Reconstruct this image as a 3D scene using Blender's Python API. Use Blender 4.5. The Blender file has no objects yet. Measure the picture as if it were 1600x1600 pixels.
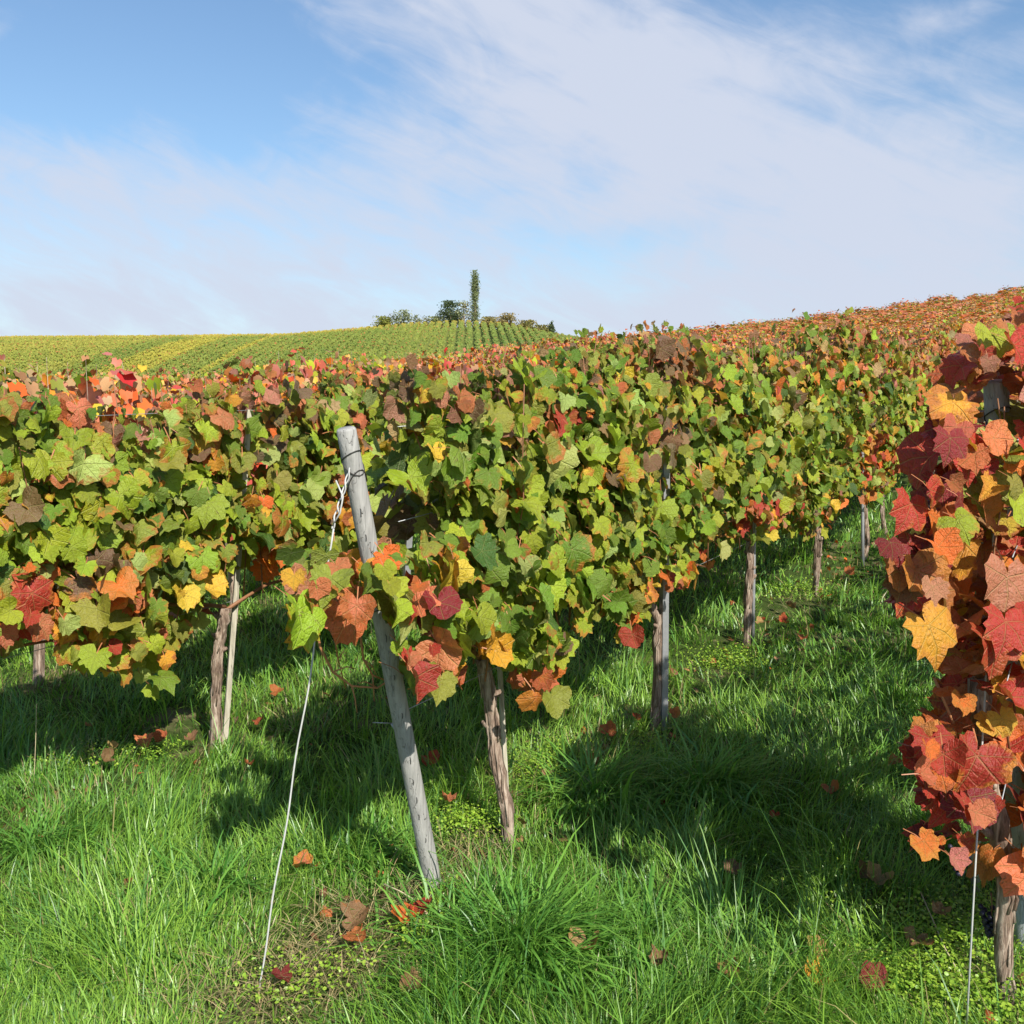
import bpy, math, random
import numpy as np
from mathutils import Matrix, Vector

R = math.radians
rng = np.random.default_rng(7)
random.seed(7)
scene = bpy.context.scene
COL = scene.collection

# ------------------------------------------------------------------ camera
EYE = 1.9
PITCH = R(5.0)
cd = bpy.data.cameras.new('camera')
cd.sensor_width = 36.0
cd.lens = 36.0
cd.clip_start = 0.05
cd.clip_end = 3000
cam = bpy.data.objects.new('camera', cd)
cam.location = (0, 0, EYE)
cam.rotation_euler = (R(90) - PITCH, 0, 0)
COL.objects.link(cam)
scene.camera = cam

# ------------------------------------------------------------------ world and sun
SUN_AZ = R(154)      # clockwise from +Y (camera forward)
SUN_EL = R(39)
SUN = np.array([math.sin(SUN_AZ) * math.cos(SUN_EL), math.cos(SUN_AZ) * math.cos(SUN_EL), math.sin(SUN_EL)])
sd = bpy.data.lights.new('sun', 'SUN')
sd.energy = 5.0
sd.angle = R(0.5)
sd.color = (1.0, 0.95, 0.86)
sun = bpy.data.objects.new('sun', sd)
sun.rotation_euler = Vector(SUN).to_track_quat('Z', 'Y').to_euler()
COL.objects.link(sun)

scene.view_settings.view_transform = 'Standard'
scene.view_settings.look = 'None'
scene.view_settings.gamma = 1
scene.view_settings.use_curve_mapping = False
scene.view_settings.exposure = 0.52

world = bpy.data.worlds.new('World')
scene.world = world
world.use_nodes = True


class NT:
    """small node helper"""
    def __init__(self, tree):
        self.t = tree
        tree.nodes.clear()

    def n(self, kind, **kw):
        nd = self.t.nodes.new(kind)
        for k, v in kw.items():
            setattr(nd, k, v)
        return nd

    def link(self, a, b):
        self.t.links.new(a, b)

    def put(self, sock, v):
        if isinstance(v, bpy.types.NodeSocket):
            self.link(v, sock)
        else:
            sock.default_value = v

    def m(self, op, a, b=None, c=None, clamp=False):
        nd = self.n('ShaderNodeMath', operation=op, use_clamp=clamp)
        self.put(nd.inputs[0], a)
        if b is not None:
            self.put(nd.inputs[1], b)
        if c is not None:
            self.put(nd.inputs[2], c)
        return nd.outputs[0]

    def mix(self, f, a, b, blend='MIX'):
        nd = self.n('ShaderNodeMix', data_type='RGBA', blend_type=blend)
        self.put(nd.inputs[0], f)
        self.put(nd.inputs[6], a if isinstance(a, bpy.types.NodeSocket) else (*a, 1)[:4])
        self.put(nd.inputs[7], b if isinstance(b, bpy.types.NodeSocket) else (*b, 1)[:4])
        return nd.outputs[2]

    def noise(self, vec, scale, detail=3, rough=0.5, distort=0.0):
        nd = self.n('ShaderNodeTexNoise')
        if vec is not None:
            self.link(vec, nd.inputs['Vector'])
        nd.inputs['Scale'].default_value = scale
        nd.inputs['Detail'].default_value = detail
        nd.inputs['Roughness'].default_value = rough
        nd.inputs['Distortion'].default_value = distort
        return nd

    def ramp(self, f, stops):
        nd = self.n('ShaderNodeValToRGB')
        el = nd.color_ramp.elements
        while len(el) < len(stops):
            el.new(0.5)
        for e, (p, c) in zip(el, stops):
            e.position = p
            e.color = (*c, 1)[:4] if not isinstance(c, (int, float)) else (c, c, c, 1)
        self.put(nd.inputs[0], f)
        return nd.outputs[0]

    def smooth(self, x, lo, hi):
        nd = self.n('ShaderNodeMapRange', interpolation_type='SMOOTHSTEP')
        self.put(nd.inputs[0], x)
        nd.inputs[1].default_value = lo
        nd.inputs[2].default_value = hi
        return nd.outputs[0]


def build_world():
    g = NT(world.node_tree)
    out = g.n('ShaderNodeOutputWorld')
    bg = g.n('ShaderNodeBackground')
    sky = g.n('ShaderNodeTexSky', sky_type='NISHITA')
    sky.sun_disc = False
    sky.sun_elevation = SUN_EL
    sky.sun_rotation = SUN_AZ
    sky.altitude = 250
    sky.air_density = 1.25
    sky.dust_density = 0.6
    sky.ozone_density = 2.2
    tc = g.n('ShaderNodeTexCoord')
    sep = g.n('ShaderNodeSeparateXYZ')
    g.link(tc.outputs['Generated'], sep.inputs[0])
    x, y, z = sep.outputs
    deg = 180 / math.pi
    az = g.m('MULTIPLY', g.m('ARCTAN2', x, y), deg)
    el = g.m('MULTIPLY', g.m('ARCSINE', z), deg)
    # veil cloud texture laid out in azimuth and elevation
    def lay(tilt, la, le):
        c, sn = math.cos(R(tilt)), math.sin(R(tilt))
        p = g.m('DIVIDE', g.m('ADD', g.m('MULTIPLY', az, c), g.m('MULTIPLY', el, sn)), la)
        q = g.m('DIVIDE', g.m('SUBTRACT', g.m('MULTIPLY', el, c), g.m('MULTIPLY', az, sn)), le)
        cb = g.n('ShaderNodeCombineXYZ')
        g.link(p, cb.inputs[0])
        g.link(q, cb.inputs[1])
        return cb.outputs[0]
    n1 = g.noise(lay(-14, 16.0, 7.5), 1.0, 6, 0.55, 0.6)
    n2 = g.noise(lay(-20, 5.0, 2.6), 1.0, 7, 0.6, 0.8)
    n3 = g.noise(lay(-24, 13.0, 1.7), 1.0, 7, 0.6, 0.9)
    warp = g.noise(lay(0, 9.0, 9.0), 1.0, 4, 0.55)
    ws = g.n('ShaderNodeSeparateColor')
    g.link(warp.outputs['Color'], ws.inputs[0])
    azw = g.m('ADD', az, g.m('MULTIPLY', g.m('SUBTRACT', ws.outputs[0], 0.5), 9.0))
    elw = g.m('ADD', el, g.m('MULTIPLY', g.m('SUBTRACT', ws.outputs[1], 0.5), 5.0))

    def blob(a0, e0, ra, re, tilt):
        dx = g.m('SUBTRACT', azw, a0)
        dy = g.m('SUBTRACT', elw, e0)
        c, s = math.cos(R(tilt)), math.sin(R(tilt))
        p = g.m('DIVIDE', g.m('ADD', g.m('MULTIPLY', dx, c), g.m('MULTIPLY', dy, s)), ra)
        q = g.m('DIVIDE', g.m('SUBTRACT', g.m('MULTIPLY', dy, c), g.m('MULTIPLY', dx, s)), re)
        r2 = g.m('ADD', g.m('MULTIPLY', p, p), g.m('MULTIPLY', q, q))
        return g.m('EXPONENT', g.m('MULTIPLY', r2, -1.0))
    acc = None
    for w, b in CLOUDS:
        t = g.m('MULTIPLY', blob(*b), w)
        acc = t if acc is None else g.m('ADD', acc, t)
    fil = g.m('MULTIPLY', g.m('SUBTRACT', n3.outputs[0], 0.48), 1.0)
    tex = g.m('ADD', g.m('MULTIPLY', n1.outputs[0], 0.85), g.m('MULTIPLY', n2.outputs[0], 1.15))
    d = g.m('ADD', g.m('ADD', acc, fil), g.m('SUBTRACT', tex, 0.98))
    # thin general veil, thicker low down
    low = g.smooth(el, 13.0, 0.0)
    d = g.m('ADD', d, g.m('MULTIPLY', low, 0.27))
    mask = g.m('MULTIPLY', g.smooth(d, -0.12, 1.05), 0.95)
    skyc = g.mix(1.0, sky.outputs[0], (SKYMUL[0], SKYMUL[1], SKYMUL[2]), 'MULTIPLY')
    cl = g.mix(mask, skyc, CLOUDCOL)
    g.link(cl, bg.inputs[0])
    bg.inputs[1].default_value = 0.10
    g.link(bg.outputs[0], out.inputs[0])


SKYMUL = (0.84, 0.94, 1.03)
CLOUDCOL = (4.55, 4.95, 5.9)
CLOUDS = [  # weight, (azimuth, elevation, half length, half width, tilt) in degrees
    (0.95, (10.0, 15.5, 17.0, 6.0, -16)),
    (0.55, (20.0, 8.0, 13.0, 5.0, -14)),
    (0.55, (-0.5, 21.5, 8.0, 3.0, -25)),
    (0.55, (-12.0, 11.8, 10.0, 2.6, 4)),
    (0.40, (-24.0, 12.0, 5.0, 2.0, 0)),
    (0.40, (-8.0, 8.3, 12.0, 1.8, 6)),
    (0.35, (12.0, 5.0, 14.0, 3.0, -4)),
    (0.40, (-7.0, 15.2, 4.0, 1.3, -18)),
    (0.50, (-27.0, 19.0, 3.5, 1.0, 8)),
    (0.40, (24.0, 19.5, 5.0, 0.8, 6)),
    (0.60, (-25.0, 6.0, 12.0, 3.4, -4)),
    (0.35, (-4.0, 5.5, 14.0, 2.4, 2)),
    (-0.60, (-19.0, 17.8, 10.0, 3.6, 6)),
    (-0.55, (24.0, 21.5, 10.0, 3.0, -18)),
    (-0.30, (6.5, 9.5, 5.0, 1.1, 4)),
]
build_world()

# ------------------------------------------------------------------ geometry of the place
SD = np.array([0.5, 0.8660254])        # direction of the vine rows on the ground
WD = np.array([0.8660254, -0.5])       # across the rows, towards the camera side
ROW = {2: -0.19, 1: -2.02, 0: -3.83}
for k in range(1, 16):
    ROW[-k] = -3.83 - 1.80 * k


def rowpt(s, w):
    return SD[0] * s + WD[0] * w, SD[1] * s + WD[1] * w


def sstep(x):
    x = np.clip(x, 0, 1)
    return x * x * (3 - 2 * x)


def vnoise(x, y, seed=0):
    """smooth value noise in numpy, about 0..1"""
    x = np.asarray(x, float)
    y = np.asarray(y, float)
    xi = np.floor(x).astype(np.int64)
    yi = np.floor(y).astype(np.int64)
    fx = x - xi
    fy = y - yi
    fx = fx * fx * (3 - 2 * fx)
    fy = fy * fy * (3 - 2 * fy)

    def h(a, b):
        n = (a * 374761393 + b * 668265263 + seed * 1442695041) & 0x7fffffff
        n = ((n ^ (n >> 13)) * 1274126177) & 0x7fffffff
        return ((n ^ (n >> 16)) & 0xffff) / 65535.0
    return (h(xi, yi) * (1 - fx) + h(xi + 1, yi) * fx) * (1 - fy) + (h(xi, yi + 1) * (1 - fx) + h(xi + 1, yi + 1) * fx) * fy


A_PTS = [-0.9, -0.5, -0.3, -0.1, 0.06, 0.16, 0.25, 0.37, 0.5, 0.8]
V_SKY = [604, 600, 592, 560, 530, 518, 502, 479, 449, 415]     # where the vine tops meet sky or far hill
R_CR = [20, 20, 22, 34, 42, 50, 58, 64, 70, 75]


def crest_r(a):
    return np.interp(a, A_PTS, R_CR)


def near_h(X, Y):
    X = np.asarray(X, float)
    Y = np.asarray(Y, float)
    a = np.clip(X / np.maximum(Y, 4.0), -0.9, 0.8)
    Rc = crest_r(a)
    e = (660 - np.interp(a, A_PTS, V_SKY)) / 1600.0
    top = EYE + e * Rc - 1.85
    q = (top - 0.05 * Rc) / Rc ** 2
    Yc = np.minimum(Y, Rc)
    Yq = np.maximum(Yc, 0)
    h = 0.05 * Yc + q * Yq ** 2
    over = np.maximum(Y - Rc, 0)
    return h - 0.003 * np.minimum(over, 30) ** 2 - 0.18 * np.maximum(over - 30, 0) * 0.6


U_FAR = [-400, 0, 300, 450, 560, 640, 720, 790, 880, 960, 1100, 1400]
V_FAR = [543, 538, 536, 534, 525, 517, 513, 516, 535, 546, 566, 606]
FAR_Y = 290.0


def far_h(X, Y):
    X = np.asarray(X, float)
    Y = np.asarray(Y, float)
    u = 800 + 1600 * X / np.maximum(Y, 120.0)
    crest = EYE + (660 - np.interp(u, U_FAR, V_FAR)) / 1600.0 * FAR_Y
    t = np.clip((Y - 130) / (FAR_Y - 130), 0, 1)
    h = -6 + (crest + 6) * (0.55 * t + 0.45 * np.sin(t * math.pi / 2))
    over = np.maximum(Y - FAR_Y, 0)
    return h - 0.0012 * np.minimum(over, 120) ** 2 - 0.12 * np.maximum(over - 120, 0)


def ground_h(X, Y):
    a = near_h(X, Y)
    b = far_h(X, Y)
    a = np.maximum(a, -30)
    k = 2.0
    m = np.maximum(a, b)
    h = m + k * np.log1p(np.exp(-np.abs(a - b) / k)) * sstep((np.asarray(Y, float) - 60) / 60)
    d = np.hypot(X, Y)
    bump = (vnoise(np.asarray(X) * 1.7, np.asarray(Y) * 1.7, 3) - 0.5) * 0.05 + (vnoise(np.asarray(X) * 5, np.asarray(Y) * 5, 4) - 0.5) * 0.02
    return h + bump * np.clip(1 - d / 40, 0, 1)


def gz(x, y):
    return float(ground_h(np.array([x]), np.array([y]))[0])


CP, SP = math.cos(PITCH), math.sin(PITCH)


def ray(u, v):
    a, b = (u - 800) / 1600.0, (800 - v) / 1600.0
    d = np.array([a, CP + b * SP, -SP + b * CP])
    return d / d[1]


def ground_at(u, v):
    d = ray(u, v)
    t = 1.5
    while t < 400:
        p = d * t
        if EYE + p[2] <= gz(p[0], p[1]):
            break
        t += 0.01 if t < 20 else 0.5
    return Vector((d[0] * t, t, gz(d[0] * t, t)))


def at_y(u, v, Y):
    d = ray(u, v) * Y
    return Vector((d[0], Y, EYE + d[2]))


def at_w(u, v, w):
    """point of a pixel's line of sight in the vertical plane of a row"""
    d = ray(u, v)
    t = w / (d[0] * WD[0] + d[1] * WD[1])
    return Vector((d[0] * t, t, EYE + d[2] * t))


def project(P):
    P = np.asarray(P, float).reshape(-1, 3)
    z = P[:, 2] - EYE
    dep = P[:, 1] * CP - z * SP
    up = P[:, 1] * SP + z * CP
    dep = np.where(dep < 0.1, 0.1, dep)
    return 800 + 1600 * P[:, 0] / dep, 800 - 1600 * up / dep, dep


# ------------------------------------------------------------------ object helpers
def tag(o, label=None, cat=None, group=None, kind=None):
    for k, v in (('label', label), ('category', cat), ('group', group), ('kind', kind)):
        if v:
            o[k] = v
    return o


def link(name, data, parent=None, loc=None):
    o = bpy.data.objects.new(name, data)
    COL.objects.link(o)
    if parent is not None:
        o.parent = parent
    if loc is not None:
        o.location = loc
    return o


def mesh_np(name, verts, loops, sizes, mats, uv=None, col=None, smooth=True, mat_idx=None):
    """verts (n,3); loops flat vertex index; sizes: corner count of each face"""
    me = bpy.data.meshes.new(name)
    verts = np.ascontiguousarray(verts, np.float32)
    loops = np.ascontiguousarray(loops, np.int32)
    sizes = np.ascontiguousarray(sizes, np.int32)
    me.vertices.add(len(verts))
    me.vertices.foreach_set('co', verts.ravel())
    me.loops.add(len(loops))
    me.loops.foreach_set('vertex_index', loops)
    me.polygons.add(len(sizes))
    starts = np.concatenate(([0], np.cumsum(sizes)[:-1])).astype(np.int32)
    me.polygons.foreach_set('loop_start', starts)
    if uv is not None:
        l = me.uv_layers.new(name='UVMap')
        l.data.foreach_set('uv', np.ascontiguousarray(uv[loops], np.float32).ravel())
    if col is not None:
        ca = me.color_attributes.new('col', 'FLOAT_COLOR', 'POINT')
        ca.data.foreach_set('color', np.ascontiguousarray(col, np.float32).ravel())
    for m in mats:
        me.materials.append(m)
    if mat_idx is not None:
        me.polygons.foreach_set('material_index', np.ascontiguousarray(mat_idx, np.int32))
    me.polygons.foreach_set('use_smooth', np.full(len(sizes), smooth, bool))
    me.update(calc_edges=True)
    return me


class MB:
    """collects tubes and boxes into one mesh"""
    def __init__(self):
        self.v, self.f = [], []

    def tube(self, pts, rad, n=8, cap=True, jitter=0.0, squash=1.0):
        pts = [Vector(p) for p in pts]
        if not hasattr(rad, '__len__'):
            rad = [rad] * len(pts)
        base = len(self.v)
        ref = Vector((0.31, 0.87, 0.11)).normalized()
        for i, p in enumerate(pts):
            d = (pts[min(i + 1, len(pts) - 1)] - pts[max(i - 1, 0)])
            if d.length < 1e-9:
                d = Vector((0, 0, 1))
            d.normalize()
            a = d.cross(ref)
            if a.length < 0.05:
                a = d.cross(Vector((1, 0, 0)))
            a.normalize()
            b = d.cross(a)
            for k in range(n):
                t = 2 * math.pi * k / n
                r = rad[i] * (1 + (random.uniform(-jitter, jitter) if jitter else 0))
                self.v.append(p + a * (math.cos(t) * r) + b * (math.sin(t) * r * squash))
        for i in range(len(pts) - 1):
            for k in range(n):
                k2 = (k + 1) % n
                self.f.append((base + i * n + k, base + i * n + k2, base + (i + 1) * n + k2, base + (i + 1) * n + k))
        if cap:
            self.f.append(tuple(base + k for k in range(n))[::-1])
            e = base + (len(pts) - 1) * n
            self.f.append(tuple(e + k for k in range(n)))
        return self

    def build(self, name, mat, parent=None, loc=(0, 0, 0), smooth=True):
        me = bpy.data.meshes.new(name)
        L = Vector(loc)
        me.from_pydata([tuple(v - L) for v in self.v], [], self.f)
        me.materials.append(mat)
        if smooth:
            me.polygons.foreach_set('use_smooth', [True] * len(me.polygons))
        me.update()
        o = link(name, me, parent)
        if parent is None:
            o.location = L
        return o


# ------------------------------------------------------------------ materials
def new_mat(name):
    m = bpy.data.materials.new(name)
    m.use_nodes = True
    return m, NT(m.node_tree)


def finish(g, surf):
    out = g.n('ShaderNodeOutputMaterial')
    g.link(surf, out.inputs[0])


def principled(g, col, rough=0.6, spec=0.4, normal=None):
    b = g.n('ShaderNodeBsdfPrincipled')
    g.put(b.inputs['Base Color'], col if isinstance(col, bpy.types.NodeSocket) else (*col, 1)[:4])
    g.put(b.inputs['Roughness'], rough)
    b.inputs['Specular IOR Level'].default_value = spec
    if normal is not None:
        g.link(normal, b.inputs['Normal'])
    return b


def bump(g, h, strength=0.4, dist=0.01):
    b = g.n('ShaderNodeBump')
    b.inputs['Strength'].default_value = strength
    b.inputs['Distance'].default_value = dist
    g.link(h, b.inputs['Height'])
    return b.outputs[0]


def leaf_material(name, per_object):
    m, g = new_mat(name)
    if per_object:
        oi = g.n('ShaderNodeObjectInfo')
        base, amt, rnd = oi.outputs['Color'], oi.outputs['Alpha'], oi.outputs['Random']
    else:
        at = g.n('ShaderNodeAttribute', attribute_name='col')
        base, amt = at.outputs['Color'], at.outputs['Alpha']
        rnd = g.m('FRACT', g.m('MULTIPLY', amt, 37.7))
    uvn = g.n('ShaderNodeUVMap', uv_map='UVMap')
    sp = g.n('ShaderNodeSeparateXYZ')
    g.link(uvn.outputs[0], sp.inputs[0])
    x, y = sp.outputs[0], sp.outputs[1]
    ax = g.m('ABSOLUTE', x)
    r = g.m('SQRT', g.m('ADD', g.m('MULTIPLY', x, x), g.m('MULTIPLY', y, y)))
    d = g.m('ADD', ax, g.m('MULTIPLY', g.m('LESS_THAN', y, 0.0), 9.0))
    for deg in (48, 105):
        c, s = math.cos(R(deg)), math.sin(R(deg))
        perp = g.m('ABSOLUTE', g.m('SUBTRACT', g.m('MULTIPLY', ax, c), g.m('MULTIPLY', y, s)))
        d = g.m('MINIMUM', d, perp)
    # side veins: herring-bone
    wob = g.m('SINE', g.m('ADD', g.m('MULTIPLY', g.m('SUBTRACT', r, g.m('MULTIPLY', d, 0.8)), 62.0), 0.0))
    side = g.m('MULTIPLY', g.smooth(wob, 0.55, 1.0), 0.35)
    vein = g.m('MAXIMUM', g.smooth(d, 0.020, 0.004), side)
    cmb = g.n('ShaderNodeCombineXYZ')
    g.link(x, cmb.inputs[0])
    g.link(y, cmb.inputs[1])
    g.link(g.m('MULTIPLY', rnd, 31.0), cmb.inputs[2])
    nz = g.noise(cmb.outputs[0], 5.0, 4, 0.6)
    nf = g.noise(cmb.outputs[0], 26.0, 3, 0.6)
    # autumn colour creeps in from the margin between the veins
    t = g.m('ADD', g.m('MULTIPLY', r, 1.5), g.m('MULTIPLY', g.m('SUBTRACT', nz.outputs[0], 0.5), 1.7))
    t = g.m('ADD', t, g.m('MULTIPLY', g.smooth(d, 0.0, 0.12), 0.22))
    t = g.m('SUBTRACT', t, g.m('MULTIPLY', g.m('SUBTRACT', 1.0, amt), 1.55))
    e = g.smooth(t, 0.05, 0.55)
    edge = g.mix(rnd, (0.38, 0.075, 0.028), (0.60, 0.24, 0.035))
    c1 = g.mix(g.m('MULTIPLY', e, 0.85), base, edge)
    # mottling, brown spots
    c1 = g.mix(g.m('MULTIPLY', g.smooth(nf.outputs[0], 0.42, 0.70), 0.45), c1, g.mix(1.0, c1, (0.55, 0.55, 0.45), 'MULTIPLY'))
    c1 = g.mix(g.m('MULTIPLY', g.smooth(g.m('MULTIPLY', nz.outputs[0], nf.outputs[0]), 0.33, 0.42), 0.7), c1, (0.15, 0.07, 0.03))
    veincol = g.mix(0.5, c1, (0.50, 0.50, 0.18))
    c1 = g.mix(g.m('MULTIPLY', vein, 0.42), c1, veincol)
    geo = g.n('ShaderNodeNewGeometry')
    back = g.mix(1.0, c1, (0.85, 0.88, 0.95), 'MULTIPLY')
    back = g.mix(0.10, back, (0.42, 0.40, 0.26))
    c2 = g.mix(geo.outputs['Backfacing'], c1, back)
    hgt = g.m('ADD', g.m('MULTIPLY', vein, -0.8), g.m('ADD', g.m('MULTIPLY', nf.outputs[0], 0.9), g.m('MULTIPLY', nz.outputs[0], 2.6)))
    nrm = bump(g, hgt, 0.75, 0.006)
    b = principled(g, c2, 0.42, 0.42, nrm)
    tr = g.n('ShaderNodeBsdfTranslucent')
    g.link(g.mix(1.0, c2, (1.15, 1.2, 0.6), 'MULTIPLY'), tr.inputs[0])
    ms = g.n('ShaderNodeMixShader')
    ms.inputs[0].default_value = 0.32
    g.link(b.outputs[0], ms.inputs[1])
    g.link(tr.outputs[0], ms.inputs[2])
    finish(g, ms.outputs[0])
    return m


def attr_leafy(name, rough=0.5, trans=0.3, spec=0.3, tint=(1.1, 1.15, 0.6), vary=0.0):
    m, g = new_mat(name)
    at = g.n('ShaderNodeAttribute', attribute_name='col')
    c = at.outputs['Color']
    if vary:
        oi = g.n('ShaderNodeObjectInfo')
        hsv = g.n('ShaderNodeHueSaturation')
        g.put(hsv.inputs['Hue'], g.m('ADD', 0.5, g.m('MULTIPLY', g.m('SUBTRACT', oi.outputs['Random'], 0.5), vary)))
        g.put(hsv.inputs['Value'], g.m('ADD', 0.88, g.m('MULTIPLY', oi.outputs['Random'], 0.24)))
        g.link(c, hsv.inputs['Color'])
        c = hsv.outputs[0]
    b = principled(g, c, rough, spec)
    tr = g.n('ShaderNodeBsdfTranslucent')
    g.link(g.mix(1.0, c, tint, 'MULTIPLY'), tr.inputs[0])
    ms = g.n('ShaderNodeMixShader')
    ms.inputs[0].default_value = trans
    g.link(b.outputs[0], ms.inputs[1])
    g.link(tr.outputs[0], ms.inputs[2])
    finish(g, ms.outputs[0])
    return m


def bark_material():
    m, g = new_mat('vine_bark')
    tc = g.n('ShaderNodeTexCoord')
    mp = g.n('ShaderNodeMapping')
    mp.inputs['Scale'].default_value = (60, 60, 9)
    g.link(tc.outputs['Object'], mp.inputs[0])
    n = g.noise(mp.outputs[0], 1.0, 6, 0.65, 0.6)
    n2 = g.noise(tc.outputs['Object'], 9.0, 4, 0.6)
    c = g.ramp(n.outputs[0], [(0.30, (0.05, 0.033, 0.025)), (0.46, (0.22, 0.155, 0.115)), (0.64, (0.46, 0.37, 0.29))])
    c = g.mix(g.m('MULTIPLY', g.smooth(n2.outputs[0], 0.55, 0.75), 0.35), c, (0.16, 0.17, 0.06))
    finish(g, principled(g, c, 0.9, 0.15, bump(g, n.outputs[0], 0.9, 0.012)).outputs[0])
    return m


def wood_material(name, lo, hi, stretch=6.0):
    m, g = new_mat(name)
    tc = g.n('ShaderNodeTexCoord')
    mp = g.n('ShaderNodeMapping')
    mp.inputs['Scale'].default_value = (70, 70, stretch)
    g.link(tc.outputs['Object'], mp.inputs[0])
    n = g.noise(mp.outputs[0], 1.0, 5, 0.6, 0.3)
    n2 = g.noise(tc.outputs['Object'], 7.0, 5, 0.6)
    c = g.ramp(n.outputs[0], [(0.28, lo), (0.7, hi)])
    c = g.mix(g.m('MULTIPLY', g.smooth(n2.outputs[0], 0.5, 0.75), 0.5), c, tuple(0.5 * v for v in hi))
    mp2 = g.n('ShaderNodeMapping')
    mp2.inputs['Scale'].default_value = (38, 38, 1.6)
    g.link(tc.outputs['Object'], mp2.inputs[0])
    n3 = g.noise(mp2.outputs[0], 1.0, 3, 0.5, 0.15)
    crack = g.smooth(g.m('ABSOLUTE', g.m('SUBTRACT', n3.outputs[0], 0.5)), 0.010, 0.002)
    c = g.mix(g.m('MULTIPLY', crack, 0.32), c, (0.05, 0.045, 0.04))
    hh = g.m('SUBTRACT', n.outputs[0], g.m('MULTIPLY', crack, 1.4))
    finish(g, principled(g, c, 0.8, 0.2, bump(g, hh, 0.7, 0.005)).outputs[0])
    return m


def plain(name, col, rough=0.6, metallic=0.0, var=0.25):
    m, g = new_mat(name)
    tc = g.n('ShaderNodeTexCoord')
    n = g.noise(tc.outputs['Object'], 35.0, 4, 0.6)
    c = g.mix(n.outputs[0], tuple(v * (1 - var) for v in col), tuple(min(1, v * (1 + var)) for v in col))
    b = principled(g, c, rough, 0.4)
    b.inputs['Metallic'].default_value = metallic
    finish(g, b.outputs[0])
    return m


def ground_material():
    m, g = new_mat('grassy_soil')
    tc = g.n('ShaderNodeTexCoord')
    n = g.noise(tc.outputs['Object'], 2.2, 6, 0.65)
    n2 = g.noise(tc.outputs['Object'], 40.0, 5, 0.7)
    n3 = g.noise(tc.outputs['Object'], 0.06, 4, 0.6)
    c = g.ramp(n2.outputs[0], [(0.3, (0.018, 0.030, 0.008)), (0.6, (0.045, 0.075, 0.016)), (0.8, (0.10, 0.085, 0.035))])
    c = g.mix(g.m('MULTIPLY', g.smooth(n.outputs[0], 0.52, 0.66), 0.7), c, (0.21, 0.155, 0.09))
    c = g.mix(g.m('MULTIPLY', n3.outputs[0], 0.35), c, (0.09, 0.13, 0.025))
    sy = g.n('ShaderNodeSeparateXYZ')
    g.link(tc.outputs['Object'], sy.inputs[0])
    meadow = g.mix(n3.outputs[0], (0.11, 0.16, 0.03), (0.22, 0.22, 0.06))
    c = g.mix(g.smooth(sy.outputs[1], 90.0, 130.0), c, meadow)
    finish(g, principled(g, c, 0.95, 0.1, bump(g, n2.outputs[0], 0.6, 0.02)).outputs[0])
    return m


M_LEAF = leaf_material('vine_leaf', True)
M_LEAFS = leaf_material('vine_leaf_mass', False)
M_FARLEAF = attr_leafy('far_vine_leaf', 0.5, 0.28, 0.35, vary=0.05)
M_GRASS = attr_leafy('grass_blade', 0.40, 0.30, 0.5, (1.0, 1.15, 0.5))
M_TREE = attr_leafy('tree_leaf', 0.6, 0.25, 0.2)
M_BARK = bark_material()
M_CANE = plain('brown_cane', (0.24, 0.11, 0.05), 0.6)
M_DRY = plain('orange_brown_shoot', (0.42, 0.19, 0.08), 0.6)
M_PETIOLE = plain('red_petiole', (0.36, 0.14, 0.06), 0.5)
M_POST = wood_material('weathered_grey_post', (0.24, 0.235, 0.22), (0.40, 0.39, 0.365), 5.0)
M_POST2 = wood_material('blue_grey_post', (0.26, 0.28, 0.30), (0.40, 0.43, 0.45), 5.0)
M_STAKE = wood_material('pale_stake_wood', (0.30, 0.27, 0.20), (0.52, 0.48, 0.38), 8.0)
M_STEEL = plain('galvanised_steel', (0.36, 0.37, 0.38), 0.5, 0.6)
M_RUST = plain('dark_wire', (0.06, 0.055, 0.05), 0.6, 0.5)
M_CABLE = plain('pale_cable', (0.44, 0.44, 0.42), 0.6)
M_STRAW = plain('dry_straw', (0.55, 0.46, 0.28), 0.8)
M_GRAPE = plain('blue_black_grape', (0.018, 0.016, 0.035), 0.45)
M_GROUND = ground_material()


# ------------------------------------------------------------------ terrain
def build_ground():
    def axis(lo, hi, c, fine):
        out = [c]
        step, x = fine, c
        while x < hi:
            x += step
            out.append(x)
            if x - c > 7:
                step = min(step * 1.035, 6.5)
        step, x = fine, c
        while x > lo:
            x -= step
            out.insert(0, x)
            if c - x > 4:
                step = min(step * 1.06, 8)
        return np.array(out)
    xs = axis(-480, 480, 0.0, 0.13)
    ys = axis(-60, 560, 5.0, 0.13)
    X, Y = np.meshgrid(xs, ys)
    Z = ground_h(X, Y)
    nx, ny = len(xs), len(ys)
    V = np.stack([X.ravel(), Y.ravel(), Z.ravel()], 1)
    i, j = np.meshgrid(np.arange(nx - 1), np.arange(ny - 1))
    a = (j * nx + i).ravel()
    F = np.stack([a, a + 1, a + nx + 1, a + nx], 1)
    me = mesh_np('ground', V, F.ravel(), np.full(len(F), 4), [M_GROUND])
    o = link('ground', me)
    o['kind'] = 'structure'


build_ground()


# ------------------------------------------------------------------ leaf templates
HALF = [(0, .60), (9, .535), (18, .53), (28, .485), (38, .53), (48, .565), (58, .50), (69, .51), (80, .46), (92, .50),
        (105, .505), (121, .44), (138, .44), (154, .37), (168, .22)]


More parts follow.
